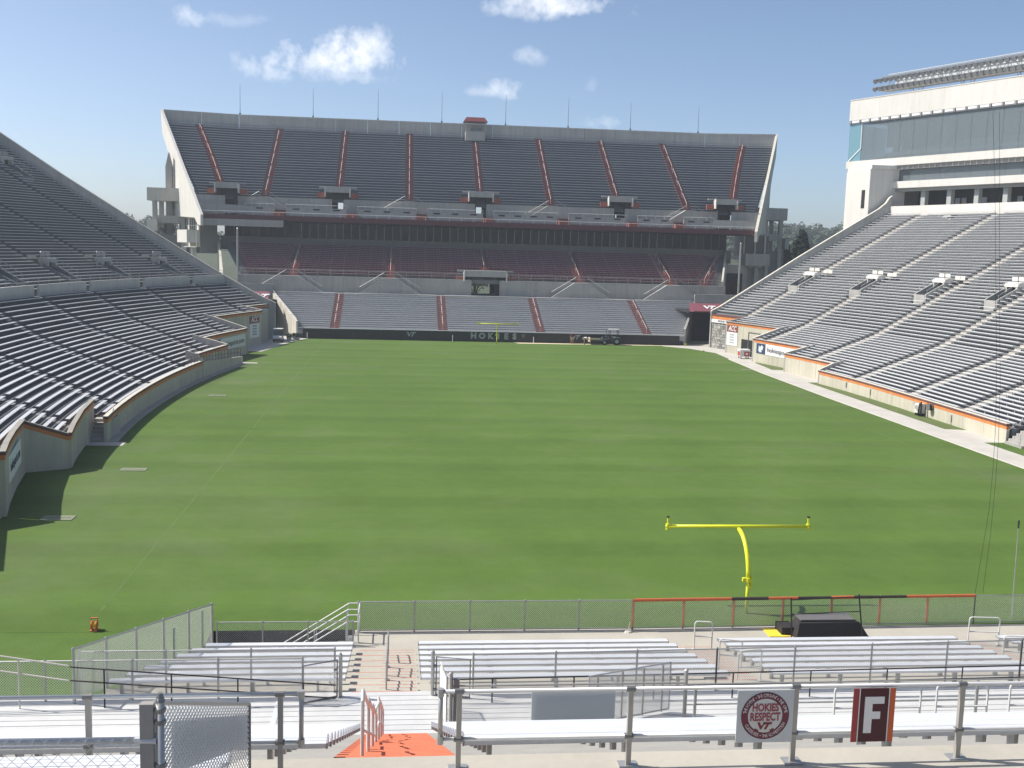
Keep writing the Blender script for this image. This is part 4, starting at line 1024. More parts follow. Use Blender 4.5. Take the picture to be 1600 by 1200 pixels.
# second glass level
ob('soffit_grille', pslab(9, LEN, -.3, -.5, 27.0, 27.6), mat('soffit_grille', (.30, .29, .28), .8, .1, 2), pb)
b = MB(); t = 9.0
while t < 62: b.add(*[(lambda m: (m.v, m.f))(pslab(t, t + .1, -.2, -.5, 27.05, 27.6))][0]); t += 1.0
ob('soffit_fins', b, CONC_L, pb)
for k in range(25): ob('window_pane', pslab(9.2 + 2.7 * k, 9.2 + 2.7 * (k + 1) - .05, -.9, -.93, 25.3, 27.1), GLASS, pb)
ob('window_pane', pslab(.2, 9.0, -.1, -.13, 26.9, 27.7), GLASS, pb)
ob('end_partition', pslab(8.9, 9.3, -.9, -6.2, 20, 27.6), CONC, pb); ob('interior_wall', pslab(9, LEN, -6, -6.2, 20, 27.6), mat('club_interior', (.09, .095, .095), .9, .4, .2), pb)
for t in (12, 21, 30, 39, 48): ob('interior_block', pslab(t, t + 4.2, -3, -3.5, 25.3, 27.0), mat('club_partition', (.32, .37, .36), .8, .2, .4), pb)
for k in range(12): ob('slab_panel', pslab(8.8 + 5.7 * k + .006, 8.8 + 5.7 * (k + 1) - .006, 0, -.7, 24.25, 25.25), CONC_W, pb)
ob('soffit_grille', pslab(9.5, LEN, -.5, -.8, 23.75, 24.25), mat('soffit_grille', (.3, .29, .28)), pb)
for k in range(16):
    t = 14.2 + 4.6 * k
    ob('column', pslab(t, t + .75, -1.0, -1.75, 20.5, 23.8), mat('concourse_column_paint', (.42, .45, .43), .8, .08, 1), pb)
    for j in range(3):
        if (k + j) % 3: ob('concourse_window', pslab(t + 1.1 + j * 1.1, t + 1.9 + j * 1.1, -5.7, -5.8, 21.3, 22.9), mat('far_window_light', (.5, .56, .6), .3, .2, .5), pb)
ob('floor_slab', pslab(8.9, LEN, -.7, -12, 24.3, 25.2), CONC, pb)
# end pier
for z0, z1 in ((0, 9), (9, 18), (18, 27)):
    ob('pier_panel', MB().box(55.45, 61, 114.1, 122.7, z0 + .008, z1 - .008), CONC_W, pb)
boxo('pier_slot', 55.38, 55.6, 115.5, 116.6, 21.3, 24.0, DARK, pb)
boxo('pier_top', 55.5, 64, 113.8, 122.6, 27.0, 27.58, CONC_W, pb)
boxo('rear_block', 61, 84, 100, 123, 0, 20, CONC, pb)
# ---- floodlight bank on the roof
fl = thing('floodlight_bank', 'long grey truss of floodlights on the press box roof', 'floodlights', (60, 112, 38))
tr = MB(); T0, T1 = 5.0, 62.0
for o, z in ((-1.2, 39.2), (-1.2, 41.1), (-2.6, 39.6), (-2.6, 41.1)): tr.tube([PP(T0, o, z), PP(T1, o, z)], .09, 5)
t = T0; i = 0
while t < T1:
    tr.tube([PP(t, -1.2, 39.2), PP(t, -1.2, 41.1)], .05, 4); tr.tube([PP(t, -1.2, 39.2 if i % 2 else 41.1), PP(t + 1.6, -1.2, 41.1 if i % 2 else 39.2)], .045, 4)
    tr.tube([PP(t, -1.2, 41.1), PP(t, -2.6, 41.1)], .04, 4); tr.tube([PP(t, -2.6, 39.6), PP(t, -2.6, 41.1)], .04, 4); t += 1.6; i += 1
ob('truss', tr, GALV, fl)
ob('walkway', pslab(T0, T1, -1.1, -2.7, 39.0, 39.12), GALV_W, fl)
ob('back_panel', pslab(T0 + 1.2, T1, -2.7, -2.75, 39.3, 41.15), mat('floodlight_back_mesh', (.62, .65, .67), .5, .1, 1), fl)
ob('top_rail', MB().tube([PP(T0 + .4, -2.0, 41.5), PP(T1, -2.0, 41.5)], .06, 5), GALV_W, fl)
lm = MB(); lm.tube([(0, -.02, 0), (0, .12, 0), (0, .5, -.06)], [.12, .34, .38], 8); lm.tube([(0, -.4, .02), (0, -.02, 0)], [.15, .18], 6)
lmesh = lm.mesh('lamp'); lmesh.materials.append(mat('floodlight_housing', (.3, .305, .31), .4, .1, 3, metal=.4))
ang = math.atan2(PN.y, PN.x) - math.pi / 2
t = T0 - .8
while t < 46:
    for z in (39.5, 40.7): ob('lamp', lmesh, None, fl, Matrix.Translation(PP(t, -1.0, z)) @ Matrix.Rotation(ang, 4, 'Z') @ Matrix.Rotation(R(-22), 4, 'X'))
    t += 1.0
for t in (11, 20, 29, 38, 47, 56):
    b = MB()
    for dt in (-1.1, 1.1):
        b.tube([PP(t + dt, -1.6, 39.1), PP(t, -1.8, 37.5)], .07, 5); b.tube([PP(t + dt, -2.4, 39.1), PP(t, -2.0, 37.5)], .07, 5)
    b.tube([PP(t - 1.1, -1.6, 39.0), PP(t + 1.1, -1.6, 39.0)], .06, 5); ob('support', b, GALV_W, fl)
# ================================================================== NORTH END STAND (foreground, where the camera sits)
ob('field_corner', MB().sheet([(-37.5, -16), (-22.9, -16), (-22.3, -10.7), (-20.0, -4.6), (-20.0, -2.925), (-37.5, -2.925)], -.004), GRASS, kind='structure')
north = thing('north_grandstand', 'foreground end zone grandstand of aluminium benches and painted aisles', 'grandstand', (-6, -15, 0))
K7 = 7; rowY = lambda k: -4.95 - .82 * k; rowZ = lambda k: .02 + .147 * k
fenceX = lambda y: -19.75 - (-4.4 - y) * .36
DECKZ = 1.05; DY0, DY1 = rowY(K7), -14.1
b = MB()
for k in range(K7):
    y = rowY(k); x0 = fenceX(y) ; b.box(x0, 17, y - .82 - .01, y, -.3, rowZ(k))
ob('lower_terrace', b, APRON, north)
NOSE = mat('faded_red_nosing', (.55, .2, .15), .85, .2, 3)
for (xa, xb) in ((-14.8, -12.8), (-4.0, -2.35), (6.5, 7.9)):
    b = MB(); n_ = MB()
    for k in range(K7 + 1):
        y = rowY(k); z = rowZ(k) if k < K7 else DECKZ
        n_.box(xa + .1, xb - .05, y - .028, y + .004, z - .02, z + .004)
        if k < K7: n_.box((xa + xb) / 2 - .1, xb - .05, y - .425, y - .406, z + .05, z + .078); b.box(xa, xb, y - .82, y - .41, z - .02, z + .074)
    ob('aisle_stair', b, APRON, north); ob('step_nosing', n_, NOSE, north, kind='stuff')
def near_bench(x0, x1, y, z, parent, seat=.43, d=.25, plates=False, legs=True, m=ALU_N):
    b = MB(); n = 3
    for i in range(n):      # ribbed plank: three raised strips on one tray
        a = y - d / 2 + d * i / n + .004; c = y - d / 2 + d * (i + 1) / n - .004
        b.box(x0, x1, a, c, z + seat - .012, z + seat)
    b.box(x0, x1, y - d / 2, y + d / 2, z + seat - .05, z + seat - .012)
    b.box(x0, x1, y - d / 2 - .004, y - d / 2 + .006, z + seat - .065, z + seat + .001)
    o = ob('bench', b, m, parent)
    if legs:
        l_ = MB(); x = x0 + .35
        while x < x1 - .1: l_.box(x - .03, x + .03, y - .09, y + .09, z, z + seat - .05); l_.box(x - .05, x + .05, y - .11, y + .11, z, z + .015); x += 1.83
        ob('bench_legs', l_, GALV, o, kind='stuff')
    e = MB()
    for x in (x0, x1): e.box(x - .012, x + .012, y - d / 2 - .01, y + d / 2 + .01, z + seat - .07, z + seat + .008)
    ob('end_cap', e, ALU_D, o, kind='stuff')
    if plates:
        p_ = MB(); x = x0 + .3
        while x < x1 - .1: p_.box(x - .035, x + .035, y - .115, y - .085, z + seat, z + seat + .004); x += .457
        ob('seat_number_plates', p_, WHITE, o, kind='stuff')
    return o
for k in range(K7):
    y, z = rowY(k) - .42, rowZ(k)
    near_bench(fenceX(y) + .35, -14.9, y, z, north)
    near_bench(-12.72, -4.1 + .1 * k, y, z, north)
    near_bench(-2.3 + .02 * k, 6.4, y, z, north)
    near_bench(8.0, 16, y, z, north)
n = 11
for k in range(n): boxo('deck_plank', -30, 17, DY0 - (DY0 - DY1) * k / n - .012, DY0 - (DY0 - DY1) * (k + 1) / n + .012, DECKZ - .05 + .0005 * (k % 2), DECKZ + .0005 * (k % 3), DECKM, north)
boxo('deck_base', -30, 17, DY0 - .01, DY1 + .01, -.3, DECKZ - .06, DARK, north)
boxo('deck_edge_strip', -16.75, -16.6, DY0 - .3, DY1, DECKZ, DECKZ + .012, ALU_N, north)
NUP = 17; UT, UR = .76, .347
uy = lambda j: DY1 - UT * j
uz = lambda j: DECKZ + UR * (j + 1)
b = MB()
for j in range(NUP): b.box(-30, 17, uy(j + 1) - .01, uy(j), uz(j) - .9, uz(j))
ob('upper_terrace', b, mat('upper_terrace_concrete', (.33, .32, .30), .9, .12, 1), north)
for j in range(NUP):
    y, z = uy(j) - .40, uz(j)
    near_bench(-12.52, 17, y, z, north, plates=j > NUP - 3, legs=True)
    near_bench(-30, -14.28, y, z, north)
LZ = DECKZ + UR * (NUP + 1); LY = uy(NUP)
boxo('landing', -30, 17, LY - 2.6, LY, LZ - 1.2, LZ, APRON, north)
near_bench(-30, -15.35, LY - .78, LZ, north, legs=False); near_bench(-30, -15.4, LY - 1.08, LZ + .02, north, legs=False)
b = MB()
for j in range(NUP):
    b.box(-14.2, -12.62, uy(j + 1), uy(j) + .002, uz(j) - .4, uz(j) + .004); b.box(-14.2, -12.62, uy(j + 1), uy(j) - .38, uz(j), uz(j) + UR / 2)
ob('orange_aisle_stair', b, REDN, north)
b = MB(); j = 0; yy = LY - 2.6; zz = LZ
while yy > -38.5:
    zz += .36; b.box(-30, 17, yy - .78, yy, zz - 1, zz) ; yy -= .77
ob('rear_terrace', b, mat('upper_terrace_concrete', (.33, .32, .30)), north)
yy = LY - 2.6; zz = LZ; k = 0
while yy > -34.5:
    zz += .36; near_bench(-30, -14.9, yy - .4, zz, north, legs=False); yy -= .77
# ---- aisle hand rails (white hoops)
def rail_thing(name, pairs, label, m, h=.92, r=.024, mid=.46, group='aisle hoop rails', single=False):
    for i, (p, q) in enumerate(pairs):
        b = MB(); hoop(b, p, q, h, r, .1, 6, mid)
        for e in (p, q): b.box(e[0] - .06, e[0] + .06, e[1] - .06, e[1] + .06, e[2] - .005, e[2] + .012)
        ob(name, b, m, label=label if isinstance(label, str) else label[i], cat='handrail', group=group)
def zt(y):      # tread height under a lower-aisle point
    k = int((-4.95 - y) / .82); return rowZ(max(0, min(K7 - 1, k))) + .03
rail_thing('hoop_rail', [((-13.72, y0, zt(y0)), (-13.72, y1, zt(y1))) for y0, y1 in ((-5.6, -6.9), (-7.5, -8.7), (-9.2, -10.4))],
           ['thin pipe rail in the pale stepped aisle, nearest the end fence', 'thin pipe rail in the pale stepped aisle, middle of three', 'thin pipe rail in the pale stepped aisle, nearest the plank deck'], GALV)
rail_thing('hoop_rail', [((-3.1, -5.2, .05), (-2.5, -5.3, .05)), ((-3.08, -8.0, zt(-8)), (-2.4, -8.2, zt(-8.2))), ((-3.05, -9.8, zt(-9.8)), (-2.4, -10.0, zt(-10)))],
           ['white hoop rail on the apron left of the black platform', 'white hoop rail between the middle and right front benches', 'white hoop rail close behind the deck fence'], GALV_W, 1.0, .026)
rail_thing('hoop_rail', [((7.1, -5.0, .05), (8.2, -5.1, .05)), ((6.6, -8.0, zt(-8)), (7.4, -8.1, zt(-8)))], ['white hoop rail at the far right of the front benches, by the end fence', 'white hoop rail at the right photo edge among the front benches'], GALV_W, 1.0, .026)
for i in range(6):
    y0 = -14.6 - 2.1 * i; y1 = y0 - 1.35
    j0, j1 = int((DY1 - y0) / UT), int((DY1 - y1) / UT)
    b = MB(); p, q = Vector((-13.82 - .012 * i, y0, uz(j0))), Vector((-13.86 - .012 * i, y1, uz(j1)))
    p.x += .08; q.x += .08
    b.tube([p, p + Vector((0, 0, .82)), p + Vector((0, -.1, .92)), q + Vector((0, .1, .95)), q + Vector((0, 0, .85)), q], .025, 8); b.tube([p + Vector((0, 0, .45)), q + Vector((0, 0, .45))], .022, 6)
    ob('aisle_rail', b, GALV_W, label=['grey pipe rail at the foot of the orange stairs', 'grey pipe rail second up the orange stairs', 'grey pipe rail third up the orange stairs', 'grey pipe rail fourth up the orange stairs', 'grey pipe rail fifth up the orange stairs', 'grey pipe rail at the bottom photo edge on the orange stairs'][i], cat='handrail', group='orange stair rails')
# ---- chain link fences
def fence(name, label, pts, h, post_sp, m=GALV, top=True, bottom=False, post_r=.03, rail_r=.022, pitch=.072, wr=.0032, group=None, mesh=True, cat='fence', over=0.0, posts=None, zpost=0.0):
    """pts: [(x,y,zbase)], straight runs between them"""
    t = thing(name, label, cat, pts[0], group)
    for (p, q) in zip(pts, pts[1:]):
        p, q = Vector(p), Vector(q); L = (q - p).length; n = max(1, round(L / post_sp))
        for i in range(n + 1):
            e = p + (q - p) * i / n
            ob('post', MB().tube([e + Vector((0, 0, -.05 - zpost)), e + Vector((0, 0, h + over + .02))], post_r, 6), m, t)
            ob('post_cap', MB().tube([e + Vector((0, 0, h + over + .02)), e + Vector((0, 0, h + over + .06))], [post_r * 1.15, post_r * .5], 6), m, t)
        up_ = Vector((0, 0, 1))
        if top: ob('top_rail', MB().tube([p + up_ * h, q + up_ * h], rail_r, 6), m, t)
        if bottom: ob('bottom_rail', MB().tube([p + up_ * .06, q + up_ * .06], rail_r, 6), m, t)
        if mesh: ob('chain_link', chain(p, q, p.z + .03, p.z + h - .02, q.z + .03, q.z + h - .02, pitch, wr), WIRE, t, kind='stuff')
    return t
f1 = fence('end_fence', 'waist-high galvanised chain link fence across the near end line', [(-14.83, -3.15, 0), (-4.85, -3.15, 0), (8.5, -2.85, 0), (14.8, -2.75, 0)], 1.12, 2.05, bottom=True, wr=.0046)
# orange and black wrap on the middle of that fence
WRAP = mat('orange_pipe_wrap', (.5, .13, .05), .8, .15, 3); WRAPD = mat('black_pipe_wrap', (.05, .04, .035), .8, .2, 3)
rnd = random.Random(5); x = -4.85
while x < 8.4:
    w = rnd.uniform(.5, 1.9); x2 = min(8.5, x + w); yy = lambda a: -3.15 + .3 * (a + 4.85) / 13.35
    ob('rail_wrap', MB().tube([(x, yy(x), 1.12), (x2 - .02, yy(x2), 1.12)], .06 + rnd.uniform(-.004, .006), 8), WRAPD if rnd.random() < (.12 if x < .5 else .35 if x < 4.5 else .12) else WRAP, f1); x = x2
PWRAP = mat('faded_orange_post_wrap', (.62, .30, .2), .85, .12, 4)
for i in range(1, 7): xx = -4.85 + 13.35 * i / 7; ob('post_wrap', MB().tube([(xx, yy(xx), .1), (xx, yy(xx), 1.05)], .05, 8), PWRAP, f1)
ob('post_wrap', MB().tube([(-4.85, -3.15, .1), (-4.85, -3.15, 1.05)], .05, 8), PWRAP, f1)
fence('well_fence', 'galvanised chain link fence in front of the sunken stair well', [(-19.55, -4.42, 0.0), (-14.95, -4.42, 0.0)], .86, 1.6, post_r=.025)
f3 = fence('side_fence', 'tall chain link fence running away beside the left front benches', [(-22.2, -11.2, 1.1), (-19.7, -4.45, .02)], 1.5, 1.5, wr=.0052, post_r=.04, rail_r=.03)
for y in (-5.0, -6.6): ob('panel_strip', MB().beam((fenceX(y) + .03, y, .2), (fenceX(y) + .03, y, 1.5), .03, .12), ALU_D, f3)
fence('deck_fence', 'chain link fence along the far edge of the plank deck, left of the aisle', [(-30, -11.0, DECKZ), (-16.05, -11.0, DECKZ)], 1.14, 2.35, pitch=.075, wr=.0048)
fence('bench_back_fence', 'chain link guard directly behind the left front benches', [(-22.3, -10.35, .95), (-15.2, -10.35, .95)], 1.25, 2.2, post_r=.028, wr=.004)
fence('deck_fence', 'chain link fence along the far edge of the plank deck, right of the aisle', [(-11.25, -11.0, DECKZ), (-4.1, -10.95, DECKZ + .06), (5.4, -10.85, DECKZ + .2), (16, -10.7, DECKZ + .3)], 1.2, 2.5, pitch=.075, wr=.0048, zpost=.3)
def gate(label, p, q, zb, h, group='deck gates'):
    t = thing('gate', label, 'gate', (*p, zb), group); p3, q3 = Vector((*p, zb)), Vector((*q, zb)); U = Vector((0, 0, 1))
    ob('gate_post', MB().tube([p3 - U * .02, p3 + U * (h + .12)], .055, 8), GALV, t); ob('post_cap', MB().tube([p3 + U * (h + .12), p3 + U * (h + .2)], [.06, .02], 8), GALV, t)
    d = (q3 - p3).normalized(); a, c = p3 + d * .1, q3
    ob('gate_frame', MB().tube([a + U * .08, a + U * h, c + U * h, c + U * .08, a + U * .08], .024, 6), DULLMET, t)
    ob('chain_link', chain(a, c, zb + .1, zb + h - .02, zb + .1, zb + h - .02, .072, .0044), WIRE, t, kind='stuff')
    ob('hinge', MB().box(a.x - .09, a.x + .02, a.y - .04, a.y + .04, zb + h - .3, zb + h - .24).box(a.x - .09, a.x + .02, a.y - .04, a.y + .04, zb + .2, zb + .26), DULLMET, t)
    return t
gate('open chain link gate left of the pale stepped aisle', (-15.0, -11.0), (-16.0, -11.45), DECKZ - .05, 1.15)
gate('open chain link gate right of the pale stepped aisle', (-12.4, -11.0), (-11.35, -11.25), DECKZ - .05, 1.2)
# ---- black ramp hand rails along the deck
def twin_rail(name, label, p, q, zlow, posts, m, r=.022, mw=None):
    t = thing(name, label, 'handrail', (*p[:2], DECKZ)); p, q = Vector(p), Vector(q)
    ob('upper_rail', MB().tube([p, q], r, 6), m, t); ob('lower_rail', MB().tube([p - Vector((0, 0, zlow)), q - Vector((0, 0, zlow))], r, 6), m, t)
    for s in range(posts):
        e = p + (q - p) * (s + .5) / posts; ob('post', MB().tube([(e.x, e.y, DECKZ - .02), e], r, 6), m, t)
twin_rail('ramp_rail', 'dark sloping ramp rail running in front of the left deck fence', (-22.2, -11.5, 2.22), (-15.1, -11.5, 1.6), .38, 4, DARKM)
twin_rail('ramp_rail', 'pale sloping ramp rail at the left photo edge', (-30, -11.45, 3.55), (-22.25, -11.48, 2.25), .42, 3, mat('pinkish_white_pipe', (.62, .56, .53), .6, .08, 4))
twin_rail('ramp_rail', 'dark level ramp rail along the right deck fence', (-11.9, -11.55, 1.74), (16, -11.4, 2.0), .36, 12, DARKM)
# ---- near-side deck fence with sign back and open gate leaf
f9 = fence('deck_guard', 'chain link guard on the near side of the plank deck', [(-12.0, -13.4, DECKZ), (-5.7, -13.4, DECKZ)], 1.3, 6.3, post_r=.055, rail_r=.028, pitch=.078, wr=.0042, over=.33)
ob('post_sleeve', MB().box(-11.93, -11.78, -13.47, -13.33, DECKZ, DECKZ + 1.5), DULLMET, f9)
sb = MB().box(-9.85, -7.6, -13.37, -13.345, DECKZ + .06, DECKZ + 1.12); ob('sign_board', sb, BLUEG, label='blank blue-grey sign back tied to the deck guard fence', cat='sign')
f10 = thing('gate', 'open chain link gate leaf with wide flat bars beside the blank sign', 'gate', (-6, -12.6, DECKZ), 'deck gates')
A3, B3 = Vector((-8.3, -13.25, 0)), Vector((-5.85, -12.35, 0))
ob('gate_frame', MB().tube([A3 + Vector((0, 0, DECKZ + .1)), A3 + Vector((0, 0, DECKZ + 1.45)), B3 + Vector((0, 0, DECKZ + 1.45)), B3 + Vector((0, 0, DECKZ + .1)), A3 + Vector((0, 0, DECKZ + .1))], .026, 6), GALV, f10)
for t in (.1, .4, .66, .9):
    p = A3 + (B3 - A3) * t; ob('flat_bar', MB().beam((p.x, p.y - .02, DECKZ + .08), (p.x, p.y - .02, DECKZ + 1.45), .02, .14), mat('weathered_bar', (.3, .285, .265), .6, .15, 4), f10)
ob('chain_link', chain(A3, B3, DECKZ + .1, DECKZ + 1.43, DECKZ + .1, DECKZ + 1.43, .06, .0058), WIRE, f10, kind='stuff')
# side return of the same guard at the aisle
f11 = thing('gate', 'open chain link gate leaf seen edge on beside the deck guard post', 'gate', (-12.1, -13.3, DECKZ), 'deck gates')
A4, B4 = Vector((-12.1, -13.3, 0)), Vector((-12.22, -11.9, 0))
ob('gate_frame', MB().tube([A4 + Vector((0, 0, DECKZ + .1)), A4 + Vector((0, 0, DECKZ + 1.5)), B4 + Vector((0, 0, DECKZ + 1.3)), B4 + Vector((0, 0, DECKZ + .1)), A4 + Vector((0, 0, DECKZ + .1))], .024, 6), GALV, f11)
ob('chain_link', chain(A4, B4, DECKZ + .1, DECKZ + 1.4, DECKZ + .1, DECKZ + 1.4, .06, .004), WIRE, f11, kind='stuff')
# white hoops and grey rail further right on the deck
rail_thing('deck_hoop', [((a, -13.4, DECKZ), (c, -13.4, DECKZ)) for a, c in ((-1.52, .94), (1.4, 2.88), (3.53, 5.1))],
           ['wide white hoop rail on the deck, behind the letter sign', 'white hoop rail on the deck right of the letter sign', 'white hoop rail on the deck by the right photo edge'], GALV_W, 1.12, .033, .5, 'white deck hoops')
t = thing('deck_rail', 'plain grey two-bar rail on the deck right of the gate leaf', 'handrail', (-5.5, -13.0, DECKZ))
for z in (1.08, .5): ob('rail', MB().tube([(-5.6, -13.0, DECKZ + z), (12, -12.9, DECKZ + z)], .024, 6), GALV, t)
for x in (-5.3, -2.6, .1, 2.8, 5.5): ob('post', MB().box(x - .035, x + .035, -13.03, -12.97, DECKZ, DECKZ + 1.08), GALV, t)
# ---- rail at the front of the landing, split by the orange aisle
RY = LY - .36; RT = LZ + 1.02; RM = LZ + .40
def front_rail(label, x0, x1, end, posts):
    t = thing('landing_rail', label, 'railing', (end, RY, LZ), 'landing rails')
    ob('top_rail', MB().tube([(x0, RY, RT), (x1, RY, RT)], .028, 8), GALV_W2, t, smooth=True)
    ob('middle_rail', MB().tube([(x0, RY, RM), (x1, RY, RM)], .023, 8), GALV_W2, t, smooth=True)
    ob('end_post', MB().tube([(end, RY, RT), (end, RY, RM - .02)], .029, 8), GALV, t, smooth=True)
    for z in (RT, RM): ob('elbow', MB().tube([(end, RY, z - .06), (end, RY, z + .04)], .042, 8), GALV, t)
    for x in posts:
        ob('post', MB().box(x - .031, x + .031, RY - .031, RY + .031, LZ, RT), mat('square_post_steel', (.40, .385, .36), .5, .1, 4, metal=.35), t)
        ob('base_plate', MB().box(x - .12, x + .12, RY - .1, RY + .1, LZ, LZ + .02), GALV, t)
        for z in (RT, RM): ob('rail_clamp', MB().tube([(x - .06, RY, z), (x + .05, RY, z)], .038, 8), DULLMET, t)
GALV_W2 = mat('bright_galvanised_pipe', (.55, .56, .57), .38, .06, 4, metal=.35)
front_rail('galvanised two-bar rail right of the orange stairs carrying two signs', -12.85, 14, -12.85, (-12.62, -10.46, -8.31, -6.07, -3.85, -1.6, .6))
front_rail('galvanised two-bar rail left of the orange stairs', -30, -14.55, -14.55, (-14.8, -17.06, -19.3, -21.5))
# ---- signs hung on that rail
sg = thing('letter_sign', 'maroon section sign with white block letter F and orange edges', 'sign', (-7.28, RY - .05, RT - .72))
SX0, SX1, SZ0, SZ1 = -7.56, -7.0, RT - .74, RT - .02; SYs = RY - .055
boxo('board', SX0, SX1, SYs, SYs + .012, SZ0, SZ1, mat('dark_maroon_sign', (.075, .014, .022), .5, .05, 3), sg)
for a, c, m in ((SX0, SX0 + .07, mat('sign_red', (.36, .05, .05), .5, .05, 3)), (SX0 + .075, SX0 + .088, WHITE), (SX1 - .088, SX1 - .075, WHITE), (SX1 - .07, SX1, mat('sign_orange', (.58, .12, .04), .5, .05, 3))): boxo('stripe', a, c, SYs - .004, SYs, SZ0, SZ1, m, sg)
cx = (SX0 + SX1) / 2; fz0, fz1 = SZ0 + .12, SZ1 - .11; fw = .26
ob('letter', flat_poly([[(0, 0), (.105, 0), (.105, .19), (.215, .19), (.215, .29), (.105, .29), (.105, .395), (.26, .395), (.26, .49), (0, .49)]], WHITE, 'letter', .004), None, sg, frame((cx - .125, SYs - .001, fz0), (1, 0, 0), (.0, 0, 1)))
rs = thing('respect_sign', 'pale grey sign with a maroon ring of lettering round two words', 'sign', (-8.72, RY - .05, RT - .7))
RX, RZ_ = -8.72, RT - .36; RYs = RY - .055
boxo('board', RX - .37, RX + .37, RYs, RYs + .012, RZ_ - .36, RZ_ + .34, mat('pale_sign_face', (.56, .59, .61), .5, .03, 2), rs)
def ring(r0, r1, n=40): 
    b = MB()
    for i in range(n):
        a, c = 2 * math.pi * i / n, 2 * math.pi * (i + 1) / n
        b.add([(r0 * math.cos(a), r0 * math.sin(a), .003), (r1 * math.cos(a), r1 * math.sin(a), .003), (r1 * math.cos(c), r1 * math.sin(c), .003), (r0 * math.cos(c), r0 * math.sin(c), .003)], [(0, 1, 2, 3)])
    return b
FR = frame((RX, RYs, RZ_), (1, 0, 0), (0, 0, 1))
ob('ring', ring(.235, .305), mat('sign_maroon', (.17, .03, .055), .5, .05, 3), rs, FR); ob('ring_edge', ring(.305, .315), mat('sign_dark_edge', (.06, .03, .07), .5, .05, 3), rs, FR); ob('ring_edge', ring(.226, .235), mat('sign_dark_edge', (.06, .03, .07)), rs, FR)
ob('inner_disc', ring(0, .226), mat('sign_inner', (.60, .60, .58), .5, .03, 3), rs, FR)
def arc_text(s, a0, a1, r, size, flip=False):
    n = len(s); bm = []
    for i, ch in enumerate(s):
        if ch == ' ': continue
        a = a0 + (a1 - a0) * (i + .5) / n
        rot = a - 90 if not flip else a + 90
        ob('ring_letter', text_mesh(ch, size, mat('sign_letter', (.66, .6, .6), .5, .02, 3), .0015, bold=.0008), None, rs, FR @ Matrix.Translation((r * math.cos(R(a)), r * math.sin(R(a)), .0055)) @ Matrix.Rotation(R(rot), 4, 'Z') @ Matrix.Diagonal((.8, 1, 1, 1)))
arc_text('THE MOMENT', 172, 124, .27, .062); arc_text('THE OPPONENT', 114, 60, .27, .062); arc_text('THE GAME', 50, 8, .27, .062)
arc_text('OURSELVES', 207, 254, .27, .062, True); arc_text('THE COMPETITION', 265, 338, .27, .062, True)
for a in (119, 55, 259.5): ob('ring_dot', flat_poly([[(.008 * math.cos(k), .008 * math.sin(k)) for k in [i * math.pi / 4 for i in range(8)]]], mat('sign_letter', (.66, .6, .6)), 'ring_dot', .002), None, rs, FR @ Matrix.Translation((.27 * math.cos(R(a)), .27 * math.sin(R(a)), .0045)))
SW = mat('sign_word_red', (.30, .06, .085), .5, .05, 3)
ob('lettering', text_mesh('HOKIES', .125, SW, .002, bold=.004), None, rs, FR @ Matrix.Translation((0, .105, .006)) @ Matrix.Diagonal((.82, 1.12, 1, 1)))
ob('lettering', text_mesh('RESPECT', .135, SW, .002, bold=.004), None, rs, FR @ Matrix.Translation((0, -.02, .006)) @ Matrix.Diagonal((.76, 1.1, 1, 1)))
ob('emblem', flat_poly(vt_polys(.095) + [[(-.125, -.03), (-.075, -.055), (-.075, -.085), (-.13, -.07)], [(.125, -.03), (.075, -.055), (.075, -.085), (.13, -.07)]], mat('sign_emblem', (.21, .03, .04), .5, .05, 3), 'emblem', .002), None, rs, FR @ Matrix.Translation((-.005, -.135, .0065)))
# ---- raking chain link panel with a blank board, left of the orange stairs
rp = thing('raking_fence', 'raking chain link panel with a blank board left of the orange stairs', 'fence', (-15.6, -29.6, LZ))
a3, c3 = Vector((-15.72, -29.75, 0)), Vector((-15.12, -27.75, 0))
ob('post', MB().box(a3.x - .14, a3.x - .02, a3.y - .05, a3.y + .05, 8.0, 9.28), mat('weathered_bar', (.3, .285, .265)), rp); ob('post', MB().tube([(a3.x, a3.y, 7.9), (a3.x, a3.y, 9.3)], .04, 8), GALV, rp)
for z in (9.22, 8.95): ob('clamp', MB().tube([(a3.x, a3.y, z - .03), (a3.x, a3.y, z + .03)], .055, 8), DULLMET, rp)
ob('top_rail', MB().tube([(a3.x, a3.y, 9.28), (c3.x, c3.y, 8.36)], .022, 6), GALV, rp); ob('end_bar', MB().tube([(c3.x, c3.y, 7.3), (c3.x, c3.y, 8.36)], .02, 6), DULLMET, rp)
ob('chain_link', chain(a3, c3, 8.15, 9.26, 7.25, 8.34, .066, .0062), mat('white_chain_link', (.7, .7, .7), .5, .05, 8), rp, kind='stuff')
ob('board', MB().hexa([(a3.x - .02, a3.y + .3, 8.35), (c3.x - .03, c3.y + .22, 7.75), (c3.x - .03, c3.y + .25, 7.75), (a3.x - .02, a3.y + .33, 8.35), (a3.x - .02, a3.y + .3, 9.08), (c3.x - .03, c3.y + .22, 8.25), (c3.x - .03, c3.y + .25, 8.25), (a3.x - .02, a3.y + .33, 9.08)]), BLUEG, rp)
